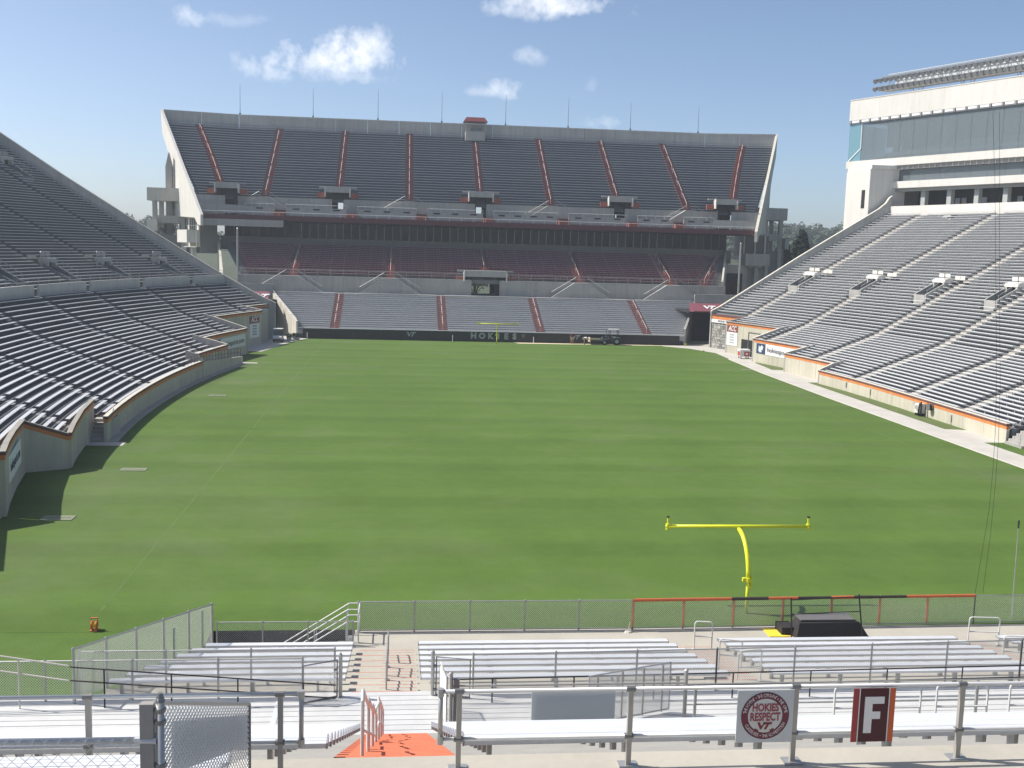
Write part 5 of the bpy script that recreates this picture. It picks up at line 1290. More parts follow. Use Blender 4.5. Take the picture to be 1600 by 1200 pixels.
# ---- nearest fence at the bottom left corner
nf = thing('near_fence', 'nearest chain link fence with thick top rail in the bottom left corner', 'fence', (-14.8, -33.98, 9.4))
ob('top_rail', MB().tube([(-20, -33.9, 10.93), (-14.84, -33.98, 10.94)], .02, 10), GALV_W2, nf, smooth=True)
ob('end_post', MB().tube([(-14.72, -33.98, 9.3), (-14.72, -33.98, 11.19)], .024, 10), GALV, nf, smooth=True); ob('post_cap', MB().tube([(-14.72, -33.98, 11.17), (-14.72, -33.98, 11.22)], [.03, .015], 8), DULLMET, nf)
ob('flat_post', MB().box(-14.83, -14.755, -34.0, -33.96, 9.3, 11.16), mat('weathered_bar', (.3, .285, .265)), nf)
for z in (11.12, 11.05, 10.79): ob('clamp', MB().tube([(-14.72, -33.98, z - .012), (-14.72, -33.98, z + .012)], .033, 8), DULLMET, nf)
ob('rail_cup', MB().tube([(-14.86, -33.98, 10.94), (-14.74, -33.98, 10.94)], .025, 8), GALV_W2, nf)
ob('chain_link', chain((-20, -33.93), (-14.84, -34.0), 9.4, 10.97, 9.4, 10.97, .072, .0018), WIRE, nf, kind='stuff')
# ---- sunken stair well beside the apron
well = thing('stair_well', 'sunken dark stair well with descending pipe rails beside the apron', 'stairs', (-17.5, -3.6, -2))
boxo('well_floor', -20.1, -14.9, -4.9, -2.9, -2.3, -2.2, DARK, well)
WELLM = mat('shaded_well_wall', (.055, .05, .05), .9, .25, 1.5)  # dark wall colour carries the shade inside the pit
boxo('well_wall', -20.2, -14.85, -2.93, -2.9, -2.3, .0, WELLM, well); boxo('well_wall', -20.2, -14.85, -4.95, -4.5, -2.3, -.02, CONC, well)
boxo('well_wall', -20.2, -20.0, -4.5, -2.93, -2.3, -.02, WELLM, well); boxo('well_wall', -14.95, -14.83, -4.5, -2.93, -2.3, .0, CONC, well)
for k in range(3): boxo('well_ledge', -19.6 + 1.4 * k, -18.4 + 1.4 * k, -3.05, -2.94, -.55, -.48, mat('ledge_grey', (.16, .15, .15), .9, .1, 2), well)
for k in range(11): boxo('step', -15.25 - .3 * k, -14.95 - .3 * k, -4.48, -2.95, -2.2, -.19 * (k + 1), CONC_D, well)
r_ = MB()
for y, o in ((-3.1, 0), (-3.35, -.35), (-4.05, .1), (-4.3, -.25)):
    r_.tube([(-14.75, y, 1.05 + o), (-15.15, y, 1.05 + o), (-18.8, y, -1.25 + o)], .024, 6)
    for x in (-15.2, -16.3, -17.4): z = 1.05 + o - (-15.15 - x) * .63; r_.tube([(x, y, z - .95 - o * .5), (x, y, z)], .022, 5)
for y in (-3.2, -4.2): r_.tube([(-14.78, y, 0), (-14.78, y, 1.1)], .024, 6)
r_.tube([(-14.78, -3.2, 1.05), (-14.78, -4.2, 1.05)], .024, 6); r_.tube([(-14.78, -3.2, .6), (-14.78, -4.2, .6)], .024, 6)
ob('pipe_rail', r_, GALV_W, well)
# ---- black camera platform with rail and yellow mat
pf = thing('platform', 'low black platform with pipe rail against the end fence', 'platform', (2, -3.9, 0))
b = MB(); b.add([(.95, -4.35, .02), (3.75, -4.2, .02), (3.6, -3.3, .02), (.9, -3.35, .02), (1.1, -4.15, .55), (3.4, -4.05, .55), (3.2, -3.35, .6), (1.25, -3.4, .6)], [(0, 3, 2, 1), (4, 5, 6, 7), (0, 1, 5, 4), (1, 2, 6, 5), (2, 3, 7, 6), (3, 0, 4, 7)]); ob('body', b, BLACK, pf)
boxo('top', 1.2, 3.25, -4.0, -3.42, .58, .63, mat('grey_platform_top', (.13, .125, .125), .7, .1, 3), pf); boxo('top_edge', 1.2, 3.25, -3.42, -3.38, .58, .66, ALU_D, pf)
boxo('step_block', .55, 1.05, -3.9, -3.2, .01, .3, BLACK, pf)
b = MB(); b.tube([(.75, -4.4, .0), (.62, -4.4, 1.6)], .028, 6); b.tube([(3.45, -4.3, .0), (3.2, -4.3, 1.68)], .028, 6)
for h in (.95, .62): b.tube([(.75 - .13 * h, -4.4, 1.6 * h), (3.45 - .25 * h, -4.3, 1.68 * h)], .02, 6)
ob('pipe_rail', b, DARKM, pf)
ob('floor_mat', MB().box(.05, .85, -4.05, -3.2, .004, .03), YELM, label='yellow mat lying beside the black platform', cat='mat')
cp = MB(); cp.tube([(-5.05, -3.4, 0), (-5.05, -3.4, .06)], [.16, .12], 8); cp.tube([(-5.05, -3.4, .05), (-5.0, -3.4, .38)], .018, 5); ob('cable_stub', cp, mat('pale_plastic', (.55, .52, .46), .7, .1, 4), label='small white base with a dark stub beside the end fence', cat='fitting')
# ================================================================== GOAL POSTS
def goal_post(y, s, label, up_h):
    """s = -1 near (post stands behind, towards the camera), +1 far"""
    t = thing('goal_post', label, 'goal post', (0, y + s * 1.5, 0), 'goal posts')
    base = Vector((0, y + s * 1.5, 0)); pts = [base, base + Vector((0, 0, 1.35))]
    neck = [base + Vector((0, 0, 1.35))]
    for k in range(1, 9):
        a = k / 8 * math.pi / 2; neck.append(Vector((0, y + s * 1.5 - s * 1.5 * (1 - math.cos(a)), 1.35 + 1.62 * math.sin(a))))
    ob('post', MB().tube(pts, .065, 10), YEL, t, smooth=True)
    ob('gooseneck', MB().tube(neck, [.088] * 8 + [.07], 10), YEL, t, smooth=True)
    ob('collar', MB().tube([base + Vector((0, 0, 1.25)), base + Vector((0, 0, 1.42))], .125, 10).box(.1, .15, base.y - .06, base.y + .06, 1.0, 1.5).box(-.22, -.1, base.y - .06, base.y + .06, 1.28, 1.42), YEL, t)
    ob('crossbar', MB().tube([(-2.95, y, 3.05), (2.95, y, 3.05)], .07, 10), YEL, t, smooth=True)
    for x in (-2.87, 2.87):
        ob('upright_stub', MB().tube([(x, y, 3.05), (x, y, 3.05 + up_h)], .04, 8), YEL, t)
        ob('upright_socket', MB().tube([(x, y, 2.92), (x, y, 3.15)], .085, 8), YEL, t)
        ob('stub_cap', MB().tube([(x, y, 3.05 + up_h), (x, y, 3.05 + up_h + .05)], .06, 8), DARKM, t)
goal_post(0, -1, 'yellow goal post with uprights removed behind the near end fence', .36)
goal_post(109.73, 1, 'yellow goal post with uprights removed before the far black wall', .34)
# ================================================================== WALL SIGNS
def wallframe(st, u, y):
    p0, p1 = Vector(st.p(u, y + .5, 0)), Vector(st.p(u, y - .5, 0))
    right = (p1 - p0).normalized() if st.s > 0 else (p0 - p1).normalized()
    return right
def board_on_wall(name, st, u, y0, y1, z0, z1, m, parent):
    b = MB(); loft(b, st, ysamp(y0, y1, 2), [(u - .045, z0), (u - .045, z1), (u - .012, z1), (u - .012, z0)]); return ob(name, b, m, parent)
def acc_sign(st, u, y0, y1, z0, z1, label):
    t = thing('schedule_board', label, 'sign', st.p(u, (y0 + y1) / 2, z0), 'conference schedule boards'); zm = z0 + (z1 - z0) * .66
    board_on_wall('lower_panel', st, u, y0, y1, z0, zm, WHITE, t); board_on_wall('upper_panel', st, u, y0, y1, zm, z1, mat('sign_brick_red', (.24, .06, .05), .5, .05, 2), t)
    yc = (y0 + y1) / 2; r_ = wallframe(st, u, yc); p = Vector(st.p(u - .05, yc, 0)); W_ = abs(y1 - y0)
    ob('lettering', text_mesh('ACC', (z1 - zm) * 1.05, WHITE, .008, bold=.02, shear=.25), None, t, frame((p.x, p.y, (zm + z1) / 2 + .02), r_, (0, 0, 1)) @ Matrix.Diagonal((W_ / ((z1 - zm) * 2.9), 1, 1, 1)))
    for k in range(4):
        b = MB(); zz = zm - .33 - k * (zm - z0 - .3) / 4.3
        loft(b, st, [yc - W_ * .22, yc + W_ * .22], [(u - .052, zz - .13), (u - .052, zz + .1), (u - .046, zz + .1), (u - .046, zz - .13)]); ob('text_block', b, mat('grey_sign_print', (.42, .43, .44), .6, .3, 6), t)
acc_sign(W, 40.25, 102.6, 104.95, 1.15, 3.95, 'red and white schedule board on the sunlit right wall')
acc_sign(E_, 41.28, 102.4, 105.2, .95, 3.85, 'red and white schedule board on the shaded left wall')
def web_banner(st, u, y0, y1, z0, z1, label, flip):
    t = thing('web_banner', label, 'banner', st.p(u, (y0 + y1) / 2, z0), 'web address banners')
    board_on_wall('cloth', st, u, y0, y1, z0, z1, WHITE, t); far = max(y0, y1); near = min(y0, y1); left_far = st.s > 0
    # left end as seen from the field side: far end on the right-hand wall, near end on the left-hand wall
    e0, e1 = (far, far - (far - near) * .2) if left_far else (near, near + (far - near) * .2)
    b = MB(); loft(b, st, sorted([e0, e1]), [(u - .052, z0 + .02), (u - .052, z1 - .02), (u - .046, z1 - .02), (u - .046, z0 + .02)]); ob('emblem_field', b, NAVY, t)
    ec = (e0 + e1) / 2; r_ = wallframe(st, u, ec); p = Vector(st.p(u - .055, ec, 0)); hh = (z1 - z0)
    ob('emblem', flat_poly([[(-.42 * hh, -.2 * hh), (-.36 * hh, .32 * hh), (-.18 * hh, .12 * hh), (.1 * hh, .34 * hh), (.4 * hh, .2 * hh), (.3 * hh, -.1 * hh), (.0, -.2 * hh), (.25 * hh, -.3 * hh), (-.2 * hh, -.36 * hh)]], mat('pale_print', (.6, .66, .72), .6, .05, 3), 'emblem', .006), None, t, frame((p.x, p.y, (z0 + z1) / 2), r_, (0, 0, 1)))
    rest = (min(y0, y1), e1) if left_far else (e1, max(y0, y1)); tc_ = (rest[0] + rest[1]) / 2; r_ = wallframe(st, u, tc_); p = Vector(st.p(u - .13, tc_, 0))
    me = text_mesh('hokiesports.com', hh * .62, INK, .004); wid = max(v.co.x for v in me.vertices) - min(v.co.x for v in me.vertices)
    ob('lettering', me, None, t, frame((p.x, p.y, (z0 + z1) / 2), r_, (0, 0, 1)) @ Matrix.Diagonal((abs(rest[1] - rest[0]) * .9 / wid, 1, 1, 1)))
web_banner(W, 36.85, 82.4, 92.6, 1.2, 2.55, 'white web address banner on the sunlit right wall', True)
web_banner(E_, 37.28, 81.6, 91.2, 1.1, 2.5, 'white web address banner on the shaded left wall', False)
nb = thing('web_banner', 'pale blue web address banner on the wall block at the left photo edge', 'banner', (-34.0, 18, 1.1), 'web address banners')
pa, pc = Vector((-34.56, 20.6, 0)), Vector((-33.28, 15.2, 0)); dd = (pa - pc).normalized(); nn = Vector((dd.y, -dd.x, 0)) * .05
if nn.x < 0: nn = -nn
ob('cloth', MB().hexa([pc + Vector((0, 0, 1.15)), pc + nn + Vector((0, 0, 1.15)), pa + nn + Vector((0, 0, 1.15)), pa + Vector((0, 0, 1.15)), pc + Vector((0, 0, 2.5)), pc + nn + Vector((0, 0, 2.5)), pa + nn + Vector((0, 0, 2.5)), pa + Vector((0, 0, 2.5))]), WHITE, nb)
ob('lettering', text_mesh('hokiesports.com', .8, NAVY, .004), None, nb, frame((pa + pc) / 2 + nn * 1.2 + Vector((0, 0, 1.85)), dd, (0, 0, 1)) @ Matrix.Diagonal((.82, 1, 1, 1)))
t = thing('name_banner', 'narrow white banner on top of the right stone pier', 'banner', W.p(43, 109.5, 3.8))
board_on_wall('cloth', W, 43.02, 107.2, 112.8, 3.78, 4.28, WHITE, t)
p = Vector(W.p(42.95, 110, 0)); me = text_mesh('VIRGINIA TECH', .42, MAROONP, .004); ob('lettering', me, None, t, frame((p.x, p.y, 4.03), wallframe(W, 43, 110), (0, 0, 1)))
t = thing('name_banner', 'narrow grey banner at the top of the left corner pier', 'banner', E_.p(43.4, 109.5, 3.8))
board_on_wall('cloth', E_, 43.5, 107.2, 112.4, 3.9, 4.4, mat('grey_banner_cloth', (.45, .45, .44), .7, .05, 2), t)
# dark doorway with gate in the right wall, and its frame
t = thing('doorway', 'black double door in the sunlit right wall beside the schedule board', 'door', W.p(40.2, 100, 0))
b = MB(); loft(b, W, ysamp(98.3, 101.6, 1), [(40.19, 0), (40.19, 2.25), (40.24, 2.25), (40.24, 0)]); ob('leaf', b, DARK, t)
b = MB(); loft(b, W, [100.0, 100.1], [(40.16, 0), (40.16, 3.3), (40.2, 3.3), (40.2, 0)]); loft(b, W, [97.4, 100.1], [(40.15, 3.3), (40.15, 3.36), (40.2, 3.36), (40.2, 3.3)]); ob('frame', b, DULLMET, t)
# service boxes on the right wall
def on_wall(name, label, y, z0, z1, w, d, m, extra=None):
    b = MB(); loft(b, W, [y - w / 2, y + w / 2], [(32.85 - d, z0), (32.85 - d, z1), (32.85, z1), (32.85, z0)])
    if extra: extra(b)
    ob(name, b, m, label=label, cat='wall box', group='service boxes on the right wall')
GREYB = mat('grey_cabinet', (.36, .36, .34), .6, .1, 4)
on_wall('junction_box', 'small pale junction box high on the right wall, left of the hose cart', 50.6, .75, 1.0, .35, .16, GREYB, lambda b: b.tube([W.p(32.8, 50.6, 0), W.p(32.8, 50.6, .8)], .025, 5))
on_wall('junction_box', 'narrow grey pipe box on the right wall near its middle', 59.8, .45, .95, .14, .1, GREYB, lambda b: b.tube([W.p(32.8, 59.8, 0), W.p(32.8, 59.8, .5)], .025, 5))
on_wall('junction_box', 'narrow grey pipe box on the right wall near its far end', 65.0, .45, .95, .14, .1, GREYB, None)
on_wall('junction_box', 'narrow grey pipe box on the right wall towards the photo edge', 44.2, .35, .85, .14, .1, GREYB, lambda b: b.tube([W.p(32.8, 44.2, 0), W.p(32.8, 44.2, .5)], .025, 5))
b = MB(); loft(b, W, [85.2, 85.6], [(34.3, .0), (34.3, 1.0), (34.5, 1.0), (34.5, 0)])
hr = thing('hose_reel', 'grey hose reel mounted on the right wall', 'hose reel', (32.6, 47.6, .9), None)
b = MB()
for x in (32.45, 32.75): b.tube([(x - .02, 47.6, 1.0), (x + .02, 47.6, 1.0)], .34, 14)
ob('drum', b, DULLMET, hr); ob('hose', MB().tube([(32.47, 47.6, 1.0), (32.73, 47.6, 1.0)], .25, 12), DARKM, hr); ob('bracket', MB().box(32.75, 32.86, 47.5, 47.7, .7, 1.3), GREYB, hr)
hc = thing('cabinet', 'pale equipment cabinet with dark hoses standing against the right wall', 'cabinet', (32.3, 49, 0))
ob('case', MB().box(32.2, 32.8, 48.75, 49.5, .25, 1.1), mat('white_cabinet', (.62, .63, .62), .5, .06, 4), hc); ob('panel', MB().box(32.17, 32.2, 48.85, 49.15, .5, .95).box(32.17, 32.2, 49.22, 49.42, .6, .9), GREYB, hc)
ob('hose', MB().tube([(32.2, 48.6, 1.2), (32.1, 48.5, .7), (32.15, 48.7, .25), (32.3, 48.9, .1)], .07, 6).tube([(32.3, 48.55, 1.3), (32.25, 48.4, .6), (32.3, 48.5, .1)], .08, 6), DARKM, hc); ob('foot', MB().box(32.25, 32.75, 48.8, 48.9, 0, .25).box(32.25, 32.75, 49.35, 49.45, 0, .25), DARKM, hc)
# ================================================================== VEHICLES AND PEOPLE
def wheel(parent, c, r, w, axis='x'):
    c = Vector(c); a = Vector((1, 0, 0)) if axis == 'x' else Vector((0, 1, 0))
    o = ob('wheel', MB().tube([c - a * w / 2, c - a * w * .35, c + a * w * .35, c + a * w / 2], [r * .88, r, r, r * .88], 14), RUBBER, parent); ob('rim', MB().tube([c - a * (w / 2 + .012), c + a * (w / 2 + .012)], r * .5, 10), GALV, o)
gc = thing('golf_cart', 'white golf cart with canopy parked before the left tunnel', 'golf cart', (-30.6, 108.6, 0))
x, y = -30.6, 108.6
b = MB(); b.prism([(y - 1.15, .35), (y - 1.15, .75), (y - .75, .95), (y - .55, .62), (y + .2, .55), (y + .3, .85), (y + 1.1, .85), (y + 1.15, .4)], 'x', x - .6, x + .6); ob('body', b, mat('white_cart_body', (.66, .66, .65), .35, .04, 3), gc)
for dx in (-.55, .55):
    for dy in (-.75, .8): wheel(gc, (x + dx, y + dy, .24), .24, .2)
ob('roof', MB().box(x - .62, x + .62, y - .75, y + .8, 1.78, 1.86), mat('white_cart_body', (.66, .66, .65)), gc); ob('roof_post', MB().tube([(x - .56, y - .62, .9), (x - .56, y - .5, 1.8)], .025).tube([(x + .56, y - .62, .9), (x + .56, y - .5, 1.8)], .025).tube([(x - .56, y + .7, .8), (x - .56, y + .7, 1.8)], .025).tube([(x + .56, y + .7, .8), (x + .56, y + .7, 1.8)], .025), DARKM, gc)
ob('seat', MB().box(x - .52, x + .52, y + .0, y + .5, .75, .9).box(x - .52, x + .52, y + .45, y + .58, .9, 1.3), DARKM, gc); ob('front_bumper', MB().box(x - .55, x + .55, y - 1.22, y - 1.12, .25, .5), DARKM, gc); ob('windshield', MB().hexa([(x - .54, y - .62, .95), (x + .54, y - .62, .95), (x + .54, y - .6, .95), (x - .54, y - .6, .95), (x - .54, y - .52, 1.75), (x + .54, y - .52, 1.75), (x + .54, y - .5, 1.75), (x - .54, y - .5, 1.75)]), glassmat('cart_windshield', (.2, .22, .22), .05, .35), gc); ob('steering_wheel', MB().tube([(x - .25, y - .3, 1.1), (x - .25, y - .25, 1.15)], .17, 10), DARKM, gc)
# planters by the left bleacher wall
for i, (px, py, sc, lb) in enumerate([(-29.3, 110.4, 1.0, 'potted shrub right behind the golf cart'), (-28.9, 113.0, .8, 'potted shrub against the pale bleacher side wall'), (-28.3, 111.8, .9, 'potted shrub at the grass corner by the black wall')]):
    pt_ = thing('potted_plant', lb, 'plant', (px, py, 0), 'potted shrubs by the left tunnel')
    ob('pot', MB().tube([(px, py, 0), (px, py, .45 * sc), (px, py, .5 * sc)], [.26 * sc, .38 * sc, .4 * sc], 10), mat('pot_concrete', (.45, .42, .38), .9, .1, 4), pt_)
    rnd = random.Random(i); b = MB()
    for k in range(260):
        d = Vector((rnd.gauss(0, 1), rnd.gauss(0, 1), rnd.gauss(0, 1))).normalized() * rnd.uniform(.1, .42) * sc; c = Vector((px, py, .75 * sc)) + d; a = Vector((rnd.gauss(0, 1), rnd.gauss(0, 1), rnd.gauss(0, 1))).normalized() * .07 * sc; e = a.orthogonal().normalized() * .05 * sc
        b.add([c - a - e, c + a - e, c + a + e, c - a + e], [(0, 1, 2, 3)])
    ob('foliage', b, LEAF_M, pt_)
# red and white drinks cart by the right wall
x, y = 32.0, 97.2
dc = thing('drinks_cart', 'white and red insulated drinks cart on the right walkway', 'cart', (x, y, 0))
ob('box', MB().box(x - .65, x + .65, y - .55, y + .55, .3, 1.05), mat('white_cart_body', (.66, .66, .65)), dc); ob('lid', MB().box(x - .7, x + .7, y - .6, y + .6, 1.05, 1.25), WHITE, dc)
ob('red_panel', MB().box(x - .1, x + .58, y - .57, y - .555, .36, .98).box(x - .67, x - .655, y - .45, y + .45, .4, .95), mat('cart_red', (.42, .06, .05), .5, .05, 4), dc); ob('panel_print', MB().box(x + .1, x + .4, y - .58, y - .572, .55, .8), WHITE, dc)
for dx in (-.5, .5):
    for dy in (-.45, .45): wheel(dc, (x + dx, y + dy, .15), .15, .08)
ob('handle', MB().tube([(x + .65, y - .4, .9), (x + .95, y - .4, 1.0), (x + .95, y + .4, 1.0), (x + .65, y + .4, .9)], .025), DULLMET, dc)
# utility tractor with roll bar, front tray
x, y = 17.2, 113.9
tr = thing('tractor', 'dark utility tractor with roll bar and tan front tray before the black wall', 'tractor', (x, y, 0))
b = MB(); b.prism([(x - 1.35, .55), (x - 1.35, 1.15), (x - .25, 1.2), (x - .15, .9), (x + .75, .9), (x + .85, .55)], 'y', y - .38, y + .38); ob('body', b, STRIPE, tr)
for dy in (-.62, .62): wheel(tr, (x + .75, y + dy, .55), .55, .32, 'y'); wheel(tr, (x - 1.05, y + dy * .9, .38), .38, .24, 'y')
ob('fender', MB().box(x + .2, x + 1.2, y - .8, y - .45, 1.08, 1.15).box(x + .2, x + 1.2, y + .45, y + .8, 1.08, 1.15), GALV, tr); ob('seat', MB().box(x + .35, x + .85, y - .25, y + .25, .95, 1.08).box(x + .78, x + .9, y - .25, y + .25, 1.05, 1.5), DARKM, tr)
ob('roll_bar', MB().tube([(x + 1.0, y - .5, .9), (x + 1.0, y - .5, 2.25), (x + 1.0, y + .5, 2.25), (x + 1.0, y + .5, .9)], .05), DARKM, tr); ob('canopy', MB().box(x - .35, x + 1.15, y - .62, y + .62, 2.25, 2.33), mat('pale_canopy', (.5, .5, .48), .6, .08, 3), tr); ob('canopy_post', MB().tube([(x - .25, y - .5, 1.1), (x - .2, y - .5, 2.3)], .035).tube([(x - .25, y + .5, 1.1), (x - .2, y + .5, 2.3)], .035), DARKM, tr)
ob('steering_wheel', MB().tube([(x + .0, y, 1.35), (x + .04, y, 1.4)], .2, 10), DARKM, tr); ob('exhaust', MB().tube([(x - .8, y - .25, 1.15), (x - .8, y - .25, 2.3)], .06), DULLMET, tr); ob('loader_arm', MB().beam((x - .3, y - .5, 1.0), (x - 1.7, y - .5, .65), .1, .14).beam((x - .3, y + .5, 1.0), (x - 1.7, y + .5, .65), .1, .14), DULLMET, tr)
ob('tray', MB().box(x - 3.2, x - 1.75, y - .7, y + .7, .45, .85), mat('soil_load', (.10, .075, .05), .95, .2, 4), tr); ob('tray_edge', MB().box(x - 3.25, x - 1.7, y - .76, y - .68, .75, 1.02).box(x - 3.25, x - 3.15, y - .76, y + .76, .35, 1.02), TAN, tr); ob('headlight', MB().tube([(x - 1.37, y - .22, .98), (x - 1.33, y - .22, .98)], .07, 8).tube([(x - 1.37, y + .22, .98), (x - 1.33, y + .22, .98)], .07, 8), WHITE, tr)
def skin(name, verts, edges, rad, m, parent, sub=2):
    me = bpy.data.meshes.new(name); me.from_pydata(verts, edges, []); o = bpy.data.objects.new(name, me)
    md = o.modifiers.new('skin', 'SKIN'); md.use_smooth_shade = True
    for i, r_ in enumerate(rad): me.skin_vertices[0].data[i].radius = (r_, r_)
    me.skin_vertices[0].data[0].use_root = True
    s_ = o.modifiers.new('sub', 'SUBSURF'); s_.levels = s_.render_levels = sub
    dg = scratch(o); m2 = bpy.data.meshes.new_from_object(o.evaluated_get(dg)); bpy.data.objects.remove(o)
    m2.materials.clear(); m2.materials.append(m); return ob(name, m2, None, parent)
def person(label, loc, bent, shirt, shorts, flip=1):
    t = thing('person', label, 'person', loc); L = Vector(loc)
    def V(x, y_, z): return tuple(L + Vector((x * flip, y_, z)))
    if not bent: J = dict(pel=(0, 0, .95), sp=(0, .01, 1.2), ch=(0, 0, 1.42), nk=(0, 0, 1.54), hd=(0, -.02, 1.66), ht=(0, -.01, 1.78), hl=(-.1, 0, .9), kl=(-.13, -.03, .5), al=(-.15, .02, .08), tl=(-.15, -.16, .04), hr=(.1, 0, .9), kr=(.15, .02, .5), ar=(.18, .05, .08), tr=(.19, -.13, .04), sl=(-.19, 0, 1.42), el=(-.27, .03, 1.14), wl=(-.29, -.06, .9), fl=(-.29, -.1, .8), sr=(.19, 0, 1.42), er=(.27, .02, 1.14), wr=(.3, -.08, .92), fr=(.3, -.13, .83))
    else: J = dict(pel=(-.1, 0, .9), sp=(.12, 0, 1.0), ch=(.36, 0, .98), nk=(.48, 0, .92), hd=(.58, 0, .86), ht=(.68, 0, .8), hl=(-.1, -.1, .86), kl=(-.02, -.13, .48), al=(-.14, -.14, .08), tl=(.04, -.14, .04), hr=(-.1, .1, .86), kr=(.02, .14, .48), ar=(-.05, .16, .08), tr=(.13, .16, .04), sl=(.36, -.18, .95), el=(.42, -.22, .66), wl=(.5, -.15, .44), fl=(.53, -.12, .35), sr=(.36, .18, .95), er=(.44, .22, .66), wr=(.54, .14, .44), fr=(.57, .11, .35))
    names = list(J); idx = {n_: i for i, n_ in enumerate(names)}
    E2 = [('pel', 'sp'), ('sp', 'ch'), ('ch', 'nk'), ('nk', 'hd'), ('hd', 'ht'), ('pel', 'hl'), ('hl', 'kl'), ('kl', 'al'), ('al', 'tl'), ('pel', 'hr'), ('hr', 'kr'), ('kr', 'ar'), ('ar', 'tr'), ('ch', 'sl'), ('sl', 'el'), ('el', 'wl'), ('wl', 'fl'), ('ch', 'sr'), ('sr', 'er'), ('er', 'wr'), ('wr', 'fr')]
    RD = dict(pel=.13, sp=.12, ch=.13, nk=.06, hd=.095, ht=.07, hl=.09, kl=.06, al=.045, tl=.04, hr=.09, kr=.06, ar=.045, tr=.04, sl=.065, el=.045, wl=.033, fl=.035, sr=.065, er=.045, wr=.033, fr=.035)
    skin('body', [V(*J[n_]) for n_ in names], [(idx[a], idx[c]) for a, c in E2], [RD[n_] for n_ in names], SKIN, t)
    sn = ['sp', 'pel', 'ch', 'nk', 'sl', 'el', 'sr', 'er']; q = lambda a, c, f: tuple(Vector(J[a]) * (1 - f) + Vector(J[c]) * f)
    skin('shirt', [V(*J['sp']), V(*q('pel', 'sp', .25)), V(*J['ch']), V(*q('ch', 'nk', .6)), V(*J['sl']), V(*q('sl', 'el', .75)), V(*J['sr']), V(*q('sr', 'er', .75))], [(0, 1), (0, 2), (2, 3), (2, 4), (4, 5), (2, 6), (6, 7)], [.165, .165, .17, .08, .095, .075, .095, .075], shirt, t)
    skin('shorts', [V(*J['pel']), V(*J['hl']), V(*q('hl', 'kl', .85)), V(*J['hr']), V(*q('hr', 'kr', .85))], [(0, 1), (1, 2), (0, 3), (3, 4)], [.15, .115, .095, .115, .095], shorts, t)
    for a in ('l', 'r'): skin('shoe', [V(*J['a' + a]), V(*J['t' + a])], [(0, 1)], [.06, .05], DARKM, t, 1)
    h = Vector(J['hd']); u_ = (Vector(J['ht']) - Vector(J['hd'])).normalized(); skin('cap', [V(*(h + u_ * .06)), V(*(h + u_ * .13)), V(*(h + u_ * .09 + Vector((0, -.13, 0)) if not bent else h + u_ * .09 + Vector((.02, 0, -.13))))], [(0, 1), (0, 2)], [.1, .085, .04], SHIRT_W if not bent else KHAKI, t, 1)
person('standing person in maroon shirt and khaki shorts before the black wall', (11.4, 113.9, 0), False, SHIRT_M, KHAKI)
person('person in white shirt bending down before the black wall', (13.2, 113.6, 0), True, SHIRT_W, KHAKI)
# ================================================================== SMALL THINGS ON THE FIELD
x, y = -24.05, -2.76; RS = .62
py_ = thing('cable_reel', 'small orange reel standing on the grass at the near left corner', 'reel', (x, y, 0))
for dx in (-.13, .13): ob('flange', MB().tube([(x + RS * dx - .015, y, .2), (x + RS * dx + .015, y, .2)], .17, 12), ORP, py_)
ob('core', MB().tube([(x - .08, y, .2), (x + .08, y, .2)], .08, 10), YELM, py_); ob('stand', MB().box(x - .12, x + .12, y - .14, y + .14, 0, .04).box(x - .12, x - .1, y - .02, y + .02, 0, .45).box(x + .1, x + .12, y - .02, y + .02, 0, .45).box(x - .12, x + .12, y - .02, y + .02, .43, .47), ORP, py_)
for (x, y, lb) in ((28.0, 112.4, 'tiny yellow marker flag at the far right corner of the grass'), (27.6, 101.6, 'tiny yellow marker flag nearer along the right sideline')):
    ob('marker_flag', MB().tube([(x, y, 0), (x, y, .55)], .015, 5).box(x, x + .3, y - .01, y + .01, .32, .55), YELM, label=lb, cat='flag', group='marker flags')
# thin cables hanging down to the fence on the right, and a slim pole
for i, (pts, lb) in enumerate([([(11.0, 3.2, 20), (10.71, 2, 16.63), (10.21, 0, 9.96), (9.95, -.8, 7.49), (9.58, -1.5, 5.58), (9.26, -2, 4.17), (8.84, -2.5, 2.79), (8.52, -2.8, 1.2)], 'thin dark cable hanging to the end fence, left of the pair'), ([(11.3, 3.2, 20), (10.63, .8, 11.96), (10.35, -.2, 8.95), (9.88, -1.2, 6.8), (9.55, -1.8, 5.14), (9.17, -2.4, 3.27), (8.83, -2.8, 1.2)], 'thin dark cable hanging to the end fence, right of the pair')]):
    q = []
    for k in range(len(pts) - 1):
        for s_ in range(4): q.append(Vector(pts[k]).lerp(Vector(pts[k + 1]), s_ / 4))
    ob('cable', MB().tube(q + [pts[-1]], .007, 5), DARKM, label=lb, cat='cable', group='hanging cables')
sp_ = thing('slim_pole', 'slim pale pole with a dark tip at the right end of the fence', 'pole', (10.2, -2.7, 0))
ob('shaft', MB().tube([(10.2, -2.62, 0), (10.14, -2.62, 3.7)], [.03, .02], 6), GALV, sp_); ob('tip', MB().tube([(10.14, -2.62, 3.7), (10.14, -2.62, 4.0)], .035, 6), DARKM, sp_)
